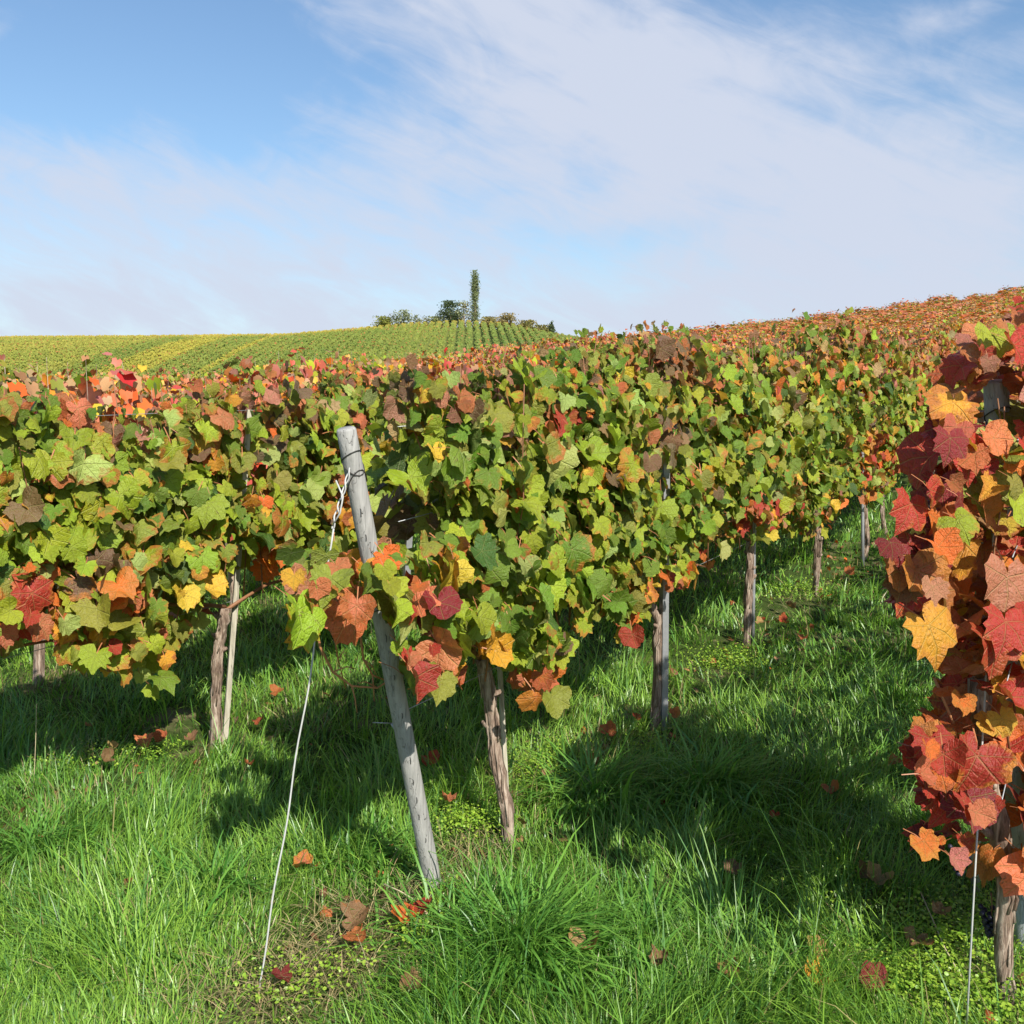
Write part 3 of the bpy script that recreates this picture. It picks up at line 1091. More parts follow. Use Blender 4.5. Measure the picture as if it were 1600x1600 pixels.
KINDS = [far_kind(500 + k) for k in range(7)]
CNT = ['first', 'second', 'third', 'fourth', 'fifth', 'sixth', 'seventh', 'eighth', 'ninth', 'tenth', 'eleventh', 'twelfth', 'thirteenth', 'fourteenth', 'fifteenth']
cand = []
for row in sorted(ROW, reverse=True):
    s = 2.2
    while s < 95:
        s += 1.62
        if (row == 1 and s < 22.2) or (row == 0 and s < 14.2) or (row == 2 and s < 7.5):
            continue
        x, y = rowpt(s, ROW[row])
        if y < 3:
            continue
        a = x / y
        if a < -0.66 or a > 0.60:
            continue
        if y > float(crest_r(a)) + 8:
            continue
        cand.append((y, row, s))
cand.sort()
n_far = 0
protos = {}
mass = []
for y, row, s in cand:
    s2 = s + random.uniform(-.12, .12)
    x, yy = rowpt(s2, ROW[row])
    k = random.randrange(len(KINDS))
    me, mt = KINDS[k]
    if n_far >= 300:
        mass.append((x, yy, k))
        continue
    n_far += 1
    root = link('grapevine', None, None, (x, yy, gz(x, yy)))
    root.rotation_euler.z = 0 if random.random() < .7 else math.pi
    root.scale = (1, 1, random.uniform(.9, 1.07))
    if row == 2:
        lab = 'red-leaved vine farther up the row at the right edge'
    elif row == 1:
        lab = 'distant vine far up the slope in the row of the leaning post'
    elif row == 0:
        lab = 'distant vine far up the slope in the left row behind the leaning post'
    else:
        lab = 'red-topped vine in the %s row behind the left row' % CNT[-row - 1]
    tag(root, lab, 'grapevine', 'red-topped vines on the slope, row %d behind' % (2 - row))
    if k not in protos:
        f = link('foliage', me, root)
        f['kind'] = 'stuff'
        t = link('trunk', mt, root)
        protos[k] = (f, t)
    else:
        for src in protos[k]:
            c = src.copy()
            c.parent = root
            COL.objects.link(c)
if mass:
    # one two-triangle blade for every leaf of the copied kinds
    q = np.array([1, 4, 7, 10])
    VV, CC = [], []
    for x, yy, k in mass:
        me = KINDS[k][0]
        nv = len(me.vertices)
        co = np.empty(nv * 3, np.float32)
        me.vertices.foreach_get('co', co)
        cc = np.empty(nv * 4, np.float32)
        me.color_attributes['col'].data.foreach_get('color', cc)
        co = co.reshape(-1, 13, 3)[:, q].copy()
        lat = co[:, :, 0] * WD[0] + co[:, :, 1] * WD[1]
        co[:, :, 0] += lat * WD[0] * 1.8
        co[:, :, 1] += lat * WD[1] * 1.8
        VV.append((co * np.array([1, 1, random.uniform(.88, 1.08)]) + np.array([x, yy, gz(x, yy)])).reshape(-1, 3))
        CC.append(cc.reshape(-1, 13, 4)[:, q].reshape(-1, 4))
    VV = np.vstack(VV)
    me = mesh_np('distant_vines', VV, np.arange(len(VV)), np.full(len(VV) // 4, 4), [M_FARLEAF], col=np.vstack(CC), smooth=False)
    o = link('distant_vines', me)
    tag(o, 'mass of orange and red vine tops along the crest of the slope', 'vines', None, 'stuff')


# ------------------------------------------------------------------ end posts, line posts, stakes, wires, cables
def end_post(row, base, topp, r0, r1, mat, label, marks):
    root = link('end_post', None, None, base)
    tag(root, label, 'post', 'tilted end posts of the vine rows')
    ax = topp - base
    L = ax.length
    d = ax / L
    pts, rad = [], []
    for t in np.linspace(-.06, 1, 26):
        pts.append(base + ax * t)
        rad.append((r0 * (1 - t) + r1 * t) * random.uniform(.985, 1.015))
    pts.append(base + ax * 1.0035)
    rad.append(r1 * .84)
    shaft = MB().tube(pts, rad, 20, jitter=.012).build('shaft', mat, root, base)
    tocam = (Vector((0, 0, EYE)) - (base + ax * .5))
    tocam -= d * tocam.dot(d)
    tocam.normalize()
    sidev = d.cross(tocam)
    # wire staples standing out of the face
    for t in marks:
        p = base + ax * (t + random.uniform(-.01, .01)) + tocam * (r0 * .97) + sidev * (r0 * random.uniform(-.15, .15))
        h = random.uniform(.010, .016)
        MB().tube([p - d * h - tocam * .003, p - d * h * .6 + tocam * .003, p + tocam * .0045 + sidev * .002, p + d * h * .7 + sidev * .003 + tocam * .003, p + d * h - tocam * .003],
                  .0012, 5).build('staple', M_RUST, shaft, base)
    # wire wound around the shaft near its top
    for t, tl in ((.952, .02), (.938, -.035), (.90, .05)):
        c = base + ax * t
        ring = []
        for k in range(15):
            a = 2 * math.pi * k / 14
            ring.append(c + (tocam * math.cos(a) + sidev * math.sin(a)) * (r1 * 1.06) + d * (tl * math.sin(a + 1)))
        MB().tube(ring, .0019, 6, cap=False).build('wire_wrap', M_RUST, shaft, base)
    c = base + ax * .66
    ring = [c + (tocam * math.cos(a) + sidev * math.sin(a)) * (r1 * 1.07) + d * (.008 * math.sin(a)) for a in np.linspace(0, 2 * math.pi, 15)]
    MB().tube(ring, .0017, 6, cap=False).build('wire_wrap', M_RUST, shaft, base)
    return root, d, tocam, sidev


PB = ground_at(680, 1402)
wp = PB.x * WD[0] + PB.y * WD[1]
PT = at_w(541, 672, wp)
_, pd, ptc, psd = end_post(1, PB, PT, .0325, .0315, M_POST, 'weathered grey round end post leaning left in front of the vines',
                           [.86, .80, .70, .60, .52, .44, .345, .29, .245, .20, .15])
Q0 = ground_at(1600, 1478)
QT = at_y(1556, 598, Q0.y - .22)
end_post(2, Q0, QT, .034, .034, M_POST2, 'blue-grey end post half hidden in red leaves at the right edge', [.9, .82, .7, .6, .5])

# nail with a wire end sticking out left of the leaning post
nb = PB.lerp(PT, .36)
nl = MB().tube([nb - psd * 0 , nb + (at_y(612, 1130, nb.y) - nb) * 1.0], .006, 8).tube([at_y(612, 1130, nb.y), at_y(582, 1129, nb.y)], .002, 6)
tag(nl.build('wire_bracket', M_STEEL, None, nb), 'small metal bracket with a wire end on the left side of the leaning post', 'bracket')

# anchor cable of twisted pale strands
A0 = ground_at(402, 1558)
root = link('anchor_cable', None, None, A0)
tag(root, 'pale twisted anchor cable from the leaning post down to the grass', 'cable')
attach = PB.lerp(PT, .945) + ptc * .02
kink = at_y(520, 826, attach.y + (A0.y - attach.y) * .18)
seg = [A0 + Vector((0, 0, -.04))]
for t in np.linspace(0, 1, 30)[1:]:
    p = A0.lerp(kink, t)
    seg.append(p + Vector((.003 * math.sin(t * 21), 0, -.012 * math.sin(t * math.pi))))
MB().tube(seg, .0029, 7).build('strand', M_CABLE, root, A0)
for ph in (0, math.pi):
    q = []
    for t in np.linspace(0, 1, 60):
        p = kink.lerp(attach, t)
        r = .0045 * math.sin(math.pi * min(1, t * 1.05 + .04)) * (1 + .5 * math.sin(t * 9)) + .0022
        q.append(p + psd * (r * math.cos(t * 17 + ph)) + ptc * (r * math.sin(t * 17 + ph)))
    MB().tube(q, .0027, 6).build('strand', M_CABLE, root, A0)
MB().tube([kink + Vector((.0, 0, .01)), kink + Vector((.025, -.01, .05)), kink + Vector((.035, -.01, .10)), kink + Vector((.012, 0, .15))], .0028, 6).build('loose_strand', M_CABLE, root, A0)

B0 = ground_at(1508, 1640)
B1 = at_y(1521, 1385, B0.y + .28)
top2 = Q0.lerp(QT, .9)
mb = MB().tube([B0 + Vector((0, 0, -.03)), B0.lerp(top2, .3), B0.lerp(top2, .6), top2], .0028, 7)
tag(mb.build('anchor_cable', M_CABLE, None, B0), 'thin pale anchor wire standing in the grass below the red vine at the right', 'cable')


def stake(u0, v0, u1, v1, r, mat, name, label, cat, Y=None, square=False):
    b = ground_at(u0, v0) if Y is None else at_y(u0, v0, Y)
    b.z = gz(b.x, b.y)
    t = at_y(u1, v1, b.y)
    pts = [b + (t - b) * k for k in (-.05, .2, .45, .7, 1)]
    mb = MB().tube(pts, [r * 1.02, r, r * .99, r, r * .97], 4 if square else 10)
    root = link(name, None, None, b)
    tag(root, label, cat, 'vine stakes and line posts')
    shaft = mb.build('shaft', mat, root, b, smooth=not square)
    c = b + (t - b) * .62
    ring = [c + Vector((math.cos(a) * r * 1.25, math.sin(a) * r * 1.25, .004 * math.sin(a))) for a in np.linspace(0, 2 * math.pi, 11)]
    MB().tube(ring, .0016, 5, cap=False).build('wire_tie', M_RUST, shaft, b)
    return root


stake(351, 1163, 390, 640, .018, M_STAKE, 'vine_stake', 'thin pale wooden stake beside the trunk left of the anchor cable', 'stake', square=True)
stake(794, 1290, 768, 800, .012, M_STAKE, 'vine_stake', 'thin pale stake hugging the bent trunk behind the leaning post', 'stake', square=True)
stake(1036, 1140, 1040, 600, .026, M_STEEL, 'line_post', 'grey steel line post in the green hedge beside the second trunk', 'line post', square=True)
stake(1176, 1008, 1182, 640, .012, M_STEEL, 'vine_stake', 'thin grey stake against the third trunk behind the leaning post', 'stake')
stake(1348, 885, 1347, 600, .016, M_STEEL, 'vine_stake', 'grey stake at the fifth trunk behind the leaning post', 'stake')
stake(627, 1062, 648, 660, .026, M_STEEL, 'line_post', 'grey line post seen in the gap just right of the leaning end post', 'line post', square=True)
stake(1530, 1240, 1535, 640, .016, M_STAKE, 'vine_stake', 'pale stake inside the red vine at the right edge', 'stake', Y=3.55)

HT = {.74: 'lowest', 1.08: 'second lowest', 1.40: 'second highest', 1.70: 'highest'}
RN = {2: 'the red row at the right edge', 1: 'the row of the leaning post', 0: 'the left row'}
for row in (2, 1, 0):
    for hgt, hn in HT.items():
        s_a = {2: 3.0, 1: 2.75, 0: 1.2}[row]
        pts = []
        for s in np.arange(s_a, 24, .55):
            x, y = rowpt(s, ROW[row] + .012 * math.sin(s * 1.3))
            pts.append(Vector((x, y, .05 * y + hgt + near_h(x, y) - .05 * y + .012 * math.sin(s * 1.9 + hgt * 5))))
        o = MB().tube(pts, .0017, 5).build('trellis_wire', M_STEEL, None, pts[0])
        tag(o, '%s thin steel wire strung along %s' % (hn, RN[row]), 'wire', 'steel wires of the trellis')

# dry, leafless shoot ends drooping left of the leaning post
def dry_shoot(px, Y, r, label):
    pts = [at_y(u, v, Y + k * .02) for k, (u, v) in enumerate(px)]
    b = pts[0]
    mb = MB().tube(pts, list(np.linspace(r, r * .45, len(pts))), 6, jitter=.1)
    for i in range(1, len(pts) - 1):
        e = pts[i] + Vector((random.uniform(-.09, .09), random.uniform(-.03, .03), random.uniform(-.11, .04)))
        mb.tube([pts[i], pts[i].lerp(e, .6) + Vector((0, 0, .012)), e], [r * .5, r * .35, r * .2], 5)
    o = mb.build('dry_shoot', M_DRY, None, b)
    tag(o, label, 'shoot', 'dry drooping vine shoots')


dry_shoot([(495, 905), (492, 960), (500, 1010), (520, 1050), (550, 1072), (590, 1075), (612, 1060)], 3.42, .0062, 'long reddish dry shoot curving down to the leaning post')
dry_shoot([(565, 930), (562, 985), (568, 1030), (582, 1055), (600, 1062)], 3.5, .0062, 'orange-brown dry shoot hanging left of the leaning post, above the curved one')
dry_shoot([(545, 920), (530, 950), (522, 990), (528, 1030), (540, 1075)], 3.46, .0045, 'thin brown dry shoot tangled between the cable and the leaning post')
dry_shoot([(880, 985), (868, 1000), (855, 1035), (845, 1060)], 4.2, .003, 'thin brown twig hanging under the hedge right of the bent trunk')
dry_shoot([(1460, 1060), (1490, 1130), (1500, 1190), (1480, 1260), (1470, 1290)], 2.9, .0045, 'bare brown shoot hanging below the red leaves at the right')

# grape bunches
def grapes(u, v, Y, n, label, r=.008):
    c = at_y(u, v, Y)
    root = link('grape_bunch', None, None, c)
    tag(root, label, 'grapes', 'left-over blue grape bunches')
    import bmesh
    bm = bmesh.new()
    bmesh.ops.create_icosphere(bm, subdivisions=2, radius=r)
    me = bpy.data.meshes.new('grape')
    bm.to_mesh(me)
    bm.free()
    me.materials.append(M_GRAPE)
    me.polygons.foreach_set('use_smooth', [True] * len(me.polygons))
    for k in range(n):
        t = k / n
        a = k * 2.4
        rr = .026 * (1 - t) + .004
        link('grape', me, root, (math.cos(a) * rr, math.sin(a) * rr, -t * .085))
    MB().tube([c + Vector((0, 0, .05)), c + Vector((.004, 0, 0)), c + Vector((0, 0, -.07))], .0018, 5).build('stalk', M_CANE, root, c)


grapes(1548, 1420, 3.0, 34, 'dark blue shrivelled grape bunch against the trunk at the right edge', .0085)
grapes(1500, 1325, 2.95, 22, 'small dark grape bunch hanging under red leaves at the right')
grapes(788, 805, 4.0, 18, 'small dark grape bunch between green leaves right of the leaning post')
grapes(655, 690, 3.95, 18, 'small dark grape bunch right of the top of the leaning post')
grapes(845, 800, 4.1, 16, 'small dark grape bunch in the middle of the green hedge')


# ------------------------------------------------------------------ grass
def blades(pos, L, W, ang, lean, curve, col, name):
    n = len(pos)
    t = np.array([0, .38, .74, 1.0])
    wd = np.array([1, .92, .62, 0.0])
    dirx, diry = np.cos(ang), np.sin(ang)
    # bend: horizontal offset and height along the blade
    th = lean[:, None] + curve[:, None] * t[None]
    dt = np.diff(t)
    hx = np.zeros((n, 4))
    hz = np.zeros((n, 4))
    for k in range(3):
        a = (th[:, k] + th[:, k + 1]) / 2
        hx[:, k + 1] = hx[:, k] + np.sin(a) * dt[k]
        hz[:, k + 1] = hz[:, k] + np.cos(a) * dt[k]
    hx *= L[:, None]
    hz *= L[:, None]
    hz = np.maximum(hz, -.01)
    tw = ang + math.pi / 2 + rng.normal(0, .5, n)
    sx, sy = np.cos(tw), np.sin(tw)
    V = np.zeros((n, 7, 3))
    for k in range(3):
        for j, sg in enumerate((-1, 1)):
            V[:, k * 2 + j, 0] = pos[:, 0] + dirx * hx[:, k] + sg * sx * W * wd[k] / 2
            V[:, k * 2 + j, 1] = pos[:, 1] + diry * hx[:, k] + sg * sy * W * wd[k] / 2
            V[:, k * 2 + j, 2] = pos[:, 2] + hz[:, k] - (.012 if k == 0 else 0)
    V[:, 6, 0] = pos[:, 0] + dirx * hx[:, 3]
    V[:, 6, 1] = pos[:, 1] + diry * hx[:, 3]
    V[:, 6, 2] = pos[:, 2] + hz[:, 3]
    off = (np.arange(n) * 7)[:, None]
    F = np.array([0, 1, 3, 2, 2, 3, 5, 4, 4, 5, 6])
    loops = (F[None] + off).ravel()
    sizes = np.tile([4, 4, 3], n)
    cc = np.ones((n, 7, 4))
    cc[:, :, :3] = col[:, None, :]
    return mesh_np(name, V.reshape(-1, 3), loops, sizes, [M_GRASS], col=cc.reshape(-1, 4))


def px_pts(lst):
    return [(ground_at(u, v), r) for u, v, r in lst]


BARE = px_pts([(545, 1475, .26), (500, 1530, .2), (640, 1440, .15), (400, 1570, .20), (690, 1395, .10), (730, 1340, .12), (840, 1220, .16), (1470, 1500, .12), (1120, 1050, .22), (1240, 950, .3),
               (1560, 1560, .2), (300, 1180, .12), (870, 1170, .12), (1240, 900, .3), (130, 1190, .12), (1020, 1165, .10)])


def build_grass():
    n = 250000
    # denser near the camera: y from a decaying density
    t = rng.random(n)
    y0, y1 = 2.2, 15.0
    k = 0.55
    y = (y0 ** (-k) + t * (y1 ** (-k) - y0 ** (-k))) ** (-1 / k)
    x = rng.uniform(-1, 1, n) * (.66 * y + .45)
    keep = np.ones(n, bool)
    for p, r in BARE:
        d = np.hypot(x - p.x, y - p.y) / r
        keep &= ~((d < 1.25) & (rng.random(n) < .86 * np.clip(1.5 - d, 0, 1)))
    dens = vnoise(x * 2.2, y * 2.2, 21) * .6 + vnoise(x * 7, y * 7, 22) * .4
    keep &= rng.random(n) < np.clip(-.05 + 1.9 * dens, .25, 1)
    x, y = x[keep], y[keep]
    n = len(x)
    z = ground_h(x, y)
    cl = vnoise(x * 4.2, y * 4.2, 23)
    hgt = vnoise(x * 1.3, y * 1.3, 24)
    L = (.042 + .070 * hgt + .135 * cl ** 2) * np.exp(rng.normal(0, .38, n))
    under = np.zeros(n)
    s_w = x * WD[0] + y * WD[1]
    for w in ROW.values():
        under = np.maximum(under, np.exp(-((s_w - w) / .22) ** 2))
    L *= 1 - .30 * under
    W = (.0020 + .0030 * rng.random(n) ** 1.5 + .0020 * cl) * np.clip(y / 4.2, .9, 2.6)
    ang = (vnoise(x * 1.8, y * 1.8, 25) * 9 + vnoise(x * 6, y * 6, 26) * 3 + rng.normal(0, 1.0, n))
    lean = np.abs(rng.normal(.34, .30, n))
    curve = rng.uniform(.1, 1.9, n)
    g1 = np.array([.115, .275, .032])
    g2 = np.array([.300, .470, .062])
    g3 = np.array([.055, .170, .050])
    a = np.clip(vnoise(x * .9, y * .9, 27) * .7 + rng.random(n) * .6 - .25, 0, 1)[:, None]
    col = g1 * (1 - a) + g2 * a
    b = (rng.random(n) < .22)[:, None]
    col = np.where(b, g3 + (col - g3) * .35, col)
    dry = rng.random(n) < (.035 + .10 * under)
    col[dry] = np.array([.34, .29, .12]) * rng.uniform(.7, 1.2, (dry.sum(), 1))
    col *= rng.uniform(.8, 1.2, (n, 1))
    me = blades(np.column_stack([x, y, z]), L, W, ang, lean, curve, col, 'grass')
    o = link('grass', me)
    tag(o, 'lush green meadow grass covering the ground between the vine rows', 'grass', None, 'stuff')


build_grass()

TUFTS = [(815, 1490, .27, 800, 'big arching tuft of broad grass blades in the centre foreground'),
         (930, 1260, .32, 520, 'tall grass tuft just right of the bent trunk'),
         (1100, 1240, .30, 420, 'shaded drooping grass tuft right of the tall tuft in the aisle'),
         (700, 1470, .22, 260, 'grass tuft right below the foot of the leaning post'),
         (150, 1480, .20, 420, 'fine grass tuft in the lower left corner area'),
         (1010, 1470, .20, 300, 'grass tuft right of the big arching one in front'),
         (60, 1330, .20, 320, 'fine grass tuft at the left edge in front of the vines'),
         (330, 1390, .18, 300, 'grass tuft just left of the anchor cable'),
         (1230, 1560, .22, 320, 'grass tuft at the bottom edge left of the red vine'),
         (570, 1350, .19, 280, 'grass tuft left of the foot of the leaning post')]
for u, v, Ln, n, lab in TUFTS:
    c = ground_at(u, v)
    ang = rng.uniform(0, 2 * math.pi, n)
    rr = np.abs(rng.normal(0, .15, n))
    x, y = c.x + np.cos(ang) * rr, c.y + np.sin(ang) * rr * .8
    ang = np.where(rng.random(n) < .35, rng.normal(-.2, .6, n), ang + rng.normal(0, .6, n))
    L = Ln * np.exp(rng.normal(-.1, .28, n))
    W = (.0075 if Ln > .24 else .0055) + .006 * rng.random(n)
    col = np.array([.075, .225, .034]) + (np.array([.20, .40, .06]) - np.array([.075, .225, .034])) * rng.random((n, 1))
    me = blades(np.column_stack([x, y, ground_h(x, y)]) - np.array(c), L, W, ang, np.abs(rng.normal(.45, .3, n)), rng.uniform(.7, 2.6, n), col, 'grass_tuft')
    o = link('grass_tuft', me, None, c)
    tag(o, lab, 'grass', 'grass tufts', 'stuff')

# low clover and chickweed
WEEDS = [(842, 1225, .17, 900), (735, 1300, .12, 620), (880, 1185, .12, 500), (1140, 1045, .25, 900), (1480, 1500, .16, 900), (1530, 1585, .18, 900), (1420, 1560, .15, 600),
         (430, 1570, .14, 220), (700, 1425, .08, 260), (120, 1200, .16, 500), (540, 1540, .12, 150), (650, 1480, .10, 300), (1010, 1180, .10, 260), (1540, 1450, .14, 600),
         (240, 1190, .12, 260), (1250, 930, .35, 800), (470, 1550, .12, 130), (1300, 1380, .2, 260), (1380, 1470, .2, 500)]


def build_weeds():
    VV, LL, CC, base = [], [], [], 0
    th = np.linspace(0, 2 * math.pi, 7)[:-1]
    for u, v, r, n in WEEDS:
        n = int(n * 1.5)
        c = ground_at(u, v)
        x = c.x + rng.normal(0, r * .62, n)
        y = c.y + rng.normal(0, r * .62, n)
        z = ground_h(x, y) + rng.uniform(.03, .095, n)
        size = rng.uniform(.0028, .0078, n) * (1.2 if c.y > 5 else 1)
        N = np.array([0, 0, 1.]) + rng.normal(0, .42, (n, 3))
        rot = frames(N, rng.normal(0, 1, (n, 3)))
        disc = np.vstack([[[0, 0, -.12]], np.column_stack([np.cos(th) * 1.0, np.sin(th) * .8, np.zeros(6)])])
        W = np.einsum('nij,vj->nvi', rot, disc) * size[:, None, None] + np.column_stack([x, y, z])[:, None, :]
        F = np.array([(0, 1 + k, 1 + (k + 1) % 6) for k in range(6)])
        LL.append((F[None] + (base + np.arange(n) * 7)[:, None, None]).reshape(-1))
        VV.append(W.reshape(-1, 3))
        col = np.array([.19, .36, .03]) + (np.array([.38, .52, .06]) - np.array([.19, .36, .03])) * rng.random((n, 1))
        cc = np.ones((n, 7, 4))
        cc[:, :, :3] = col[:, None]
        CC.append(cc.reshape(-1, 4))
        base += n * 7
    LL = np.concatenate(LL)
    o = link('weeds', mesh_np('weeds', np.vstack(VV), LL, np.full(len(LL) // 3, 3), [M_GRASS], col=np.vstack(CC)))
    tag(o, 'bright yellow-green chickweed and clover patches along the vine rows', 'weeds', None, 'stuff')


build_weeds()


def build_straw():
    VV = []
    spots = [(p, r) for p, r in BARE[:7]] + [(ground_at(110, 1200), .12), (ground_at(1240, 950), .25), (ground_at(480, 1140), .15), (ground_at(900, 1180), .15), (ground_at(1300, 930), .3)]
    pos, ang, L = [], [], []
    for p, r in spots:
        n = 420 if p.y < 3.6 else 150
        x = p.x + rng.normal(0, r * .7, n)
        y = p.y + rng.normal(0, r * .7, n)
        pos.append(np.column_stack([x, y, ground_h(x, y) + rng.uniform(.01, .06, n)]))
    pos = np.vstack(pos)
    n = len(pos)
    col = np.array([.50, .40, .20]) * rng.uniform(.45, 1.15, (n, 1)) * (1 + rng.normal(0, .05, (n, 3)))
    me = blades(pos, rng.uniform(.05, .14, n), rng.uniform(.0018, .0035, n), rng.uniform(0, 6.3, n), rng.normal(1.35, .18, n), rng.uniform(-.3, .3, n), np.clip(col, 0, 1), 'dry_grass')
    o = link('dry_grass', me)
    tag(o, 'flattened straw-coloured dead grass on bare spots', 'dry grass', None, 'stuff')


build_straw()

def build_litter():
    n = 420
    row = rng.choice([2, 1, 0], n, p=[.25, .5, .25])
    sv = rng.uniform(2.2, 11, n) ** 1.0
    wv = np.array([ROW[k] for k in row]) + rng.normal(0, .28, n)
    x, y = rowpt(sv, wv)
    pos = np.column_stack([x, y, ground_h(x, y) + rng.uniform(.01, .05, n)])
    N = np.array([0, 0, 1.]) + rng.normal(0, .5, (n, 3))
    col = np.array([leaf_rgba(k) for k in pick(dict(brown=40, rust=26, tan=20, bronze=14, orange=6), n)])
    me = merge_leaves(SMALL, rng.integers(0, 6, n), pos, frames(N, rng.normal(0, 1, (n, 3))), rng.uniform(.02, .06, n), col, 'leaf_litter', [M_FARLEAF], with_uv=False)
    tag(link('leaf_litter', me), 'crumbs of dead brown leaves sunk in the grass under the vine rows', 'leaf litter', None, 'stuff')


build_litter()

# single pale stalks
for px, r, lab in [([(1240, 1462), (1290, 1500), (1335, 1550), (1372, 1605)], .0028, 'long pale dry stalk lying slanted in the grass left of the red vine'),
                   ([(1437, 1428), (1455, 1470), (1475, 1520), (1500, 1565)], .0022, 'pale dry stalk slanting in the grass near the thin anchor wire'),
                   ([(52, 1240), (54, 1200), (56, 1150), (57, 1100)], .0013, 'thin upright dry stalk at the left edge in front of the vines'),
                   ([(600, 1415), (625, 1425), (650, 1440), (668, 1462)], .0026, 'short pale twig lying below the foot of the leaning post')]:
    g0 = ground_at(*px[0]) if px[0][1] > px[-1][1] else ground_at(*px[-1])
    pts = []
    for u, v in px:
        q = ground_at(u, v)
        if px[0][0] == 52:
            q = at_y(u, v, g0.y)
        pts.append(Vector((q.x, q.y, q.z + (.075 if px[0][0] != 52 else 0))))
    o = MB().tube(pts, r, 6).build('dry_stalk', M_STRAW, None, pts[0])
    tag(o, lab, 'stalk', 'pale dry stalks')

# ------------------------------------------------------------------ fallen leaves
def crumpled(seed):
    r = np.random.default_rng(seed)
    V, F, uv, mi = leaf_template(seed)
    V = V[:-6].copy()
    F, uv, mi = F[:-4], uv[:-6], mi[:-4]
    rr = np.hypot(V[:, 0], V[:, 1])
    th = np.arctan2(V[:, 0], V[:, 1])
    V[:, 2] = r.uniform(.5, 1.3) * rr ** 2 + .22 * np.sin(th * 2 + r.uniform(0, 6)) * rr + .12 * np.sin(th * 5 + r.uniform(0, 6)) * rr + r.normal(0, .035, len(V))
    V[:, :2] *= 1 - .35 * rr[:, None]
    return mesh_np('fallen_leaf', V, F.ravel(), np.full(len(F), 3), [M_LEAF], uv=uv)


CRUMPLED = [crumpled(800 + k) for k in range(9)]
FALLEN = [
    (430, 1105, 'rust', 1.0, 'reddish leaf lying in the shade left of the cable'), (405, 1152, 'rust', .8, 'brown-red leaf in the shade just right of the pale stake'),
    (233, 1183, 'salmon', 1.1, 'tan-orange leaf in the grass left of the pale trunk'), (254, 1180, 'rust', .8, 'small rust leaf touching the tan-orange leaf left of the pale trunk'),
    (176, 1197, 'tan', .8, 'pale tan leaf in the grass at the left, beside the dry stalks'), (170, 1212, 'brown', .8, 'small tan-brown leaf right below the pale tan one at left'),
    (298, 1180, 'brown', .8, 'brown crumpled leaf close left of the pale trunk'), (673, 1214, 'red', 1.0, 'bright red leaf just right of the leaning post'),
    (700, 1283, 'salmon', .7, 'small salmon leaf between the leaning post and bent trunk'), (475, 1385, 'salmon', .9, 'salmon leaf in the grass right of the cable'),
    (553, 1473, 'brown', 1.2, 'large dry brown leaf on the bare patch'), (560, 1500, 'rust', .9, 'rust-brown leaf at the lower rim of the bare patch'),
    (638, 1470, 'orange', 1.0, 'orange leaf below the foot of the leaning post'), (652, 1462, 'red', .8, 'red leaf touching the orange leaf below the post'),
    (915, 1515, 'tan', 1.1, 'orange-tan leaf on the big grass tuft in front'), (645, 1588, 'brown', .8, 'brown leaf at the bottom edge under the big grass tuft'),
    (205, 1420, 'brown', .6, 'small brown leaf in the left foreground grass'), (390, 1222, 'rust', .5, 'tiny rust leaf left of the cable in sunny grass'),
    (926, 1222, 'rust', 1.0, 'rust leaf on the weeds right of the bent trunk'), (950, 1168, 'rust', 1.0, 'rust leaf left of the second trunk'),
    (995, 1145, 'red', .6, 'small red leaf left of the foot of the second trunk'), (1052, 1140, 'salmon', .7, 'salmon leaf right of the foot of the second trunk'),
    (855, 1240, 'tan', .6, 'small tan leaf in the bright weeds by the bent trunk'), (1298, 1263, 'rust', .8, 'rust leaf in the middle of the right aisle'),
    (1210, 1305, 'red', .5, 'small red leaf in the shaded grass of the right aisle'), (1147, 1395, 'brown', .8, 'brown leaf in dark grass at the lower end of the aisle shade'),
    (1375, 1408, 'tan', 1.0, 'pale tan leaf left of the red vine'), (1343, 1400, 'brown', .9, 'brown leaf beside the pale tan one left of the red vine'),
    (1425, 1185, 'salmon', .9, 'salmon leaf in the grass left of the red vine cluster'), (1398, 1218, 'tan', .7, 'tan leaf below the salmon one in the right aisle'),
    (1280, 1528, 'tan', .9, 'tan leaf near the bottom edge left of the slanted stalk'), (1278, 1585, 'gold', 1.0, 'orange-brown leaf at the bottom edge left of the slanted stalk'),
    (1368, 1588, 'crimson', 1.1, 'dark red leaf at the bottom edge on the slanted stalk'), (1430, 1512, 'brown', 1.0, 'brown upright leaf in weeds left of the thin anchor wire'),
    (1470, 1465, 'tan', .7, 'tan leaf in weeds beside the thin anchor wire'), (1225, 990, 'red', .9, 'red leaf on the far aisle floor under the hedge'),
    (1185, 990, 'tan', .8, 'tan leaf just right of the third trunk'), (1253, 1015, 'rust', .8, 'rust leaf in the grass of the far aisle'),
    (1300, 888, 'tan', 1.0, 'tan leaf on the far aisle floor near the fourth trunk'), (1235, 965, 'brown', .9, 'brown leaf behind the red one on the far aisle floor'),
    (1325, 912, 'rust', 1.0, 'rust leaf on the aisle floor beside the fifth trunk'), (1390, 858, 'salmon', 1.0, 'salmon leaf far up the aisle floor'),
    (1050, 1075, 'brown', .8, 'brown leaf in the shade right of the second trunk'), (140, 1160, 'rust', .5, 'tiny rust leaf at the edge of the left shade'),
    (1032, 1545, 'brown', .7, 'brown leaf in the foreground grass right of the tuft'), (1140, 1560, 'brown', .8, 'pale brown leaf at the bottom edge right of centre'),
    (440, 1565, 'crimson', .7, 'dark red leaf beside the foot of the anchor cable'),
]
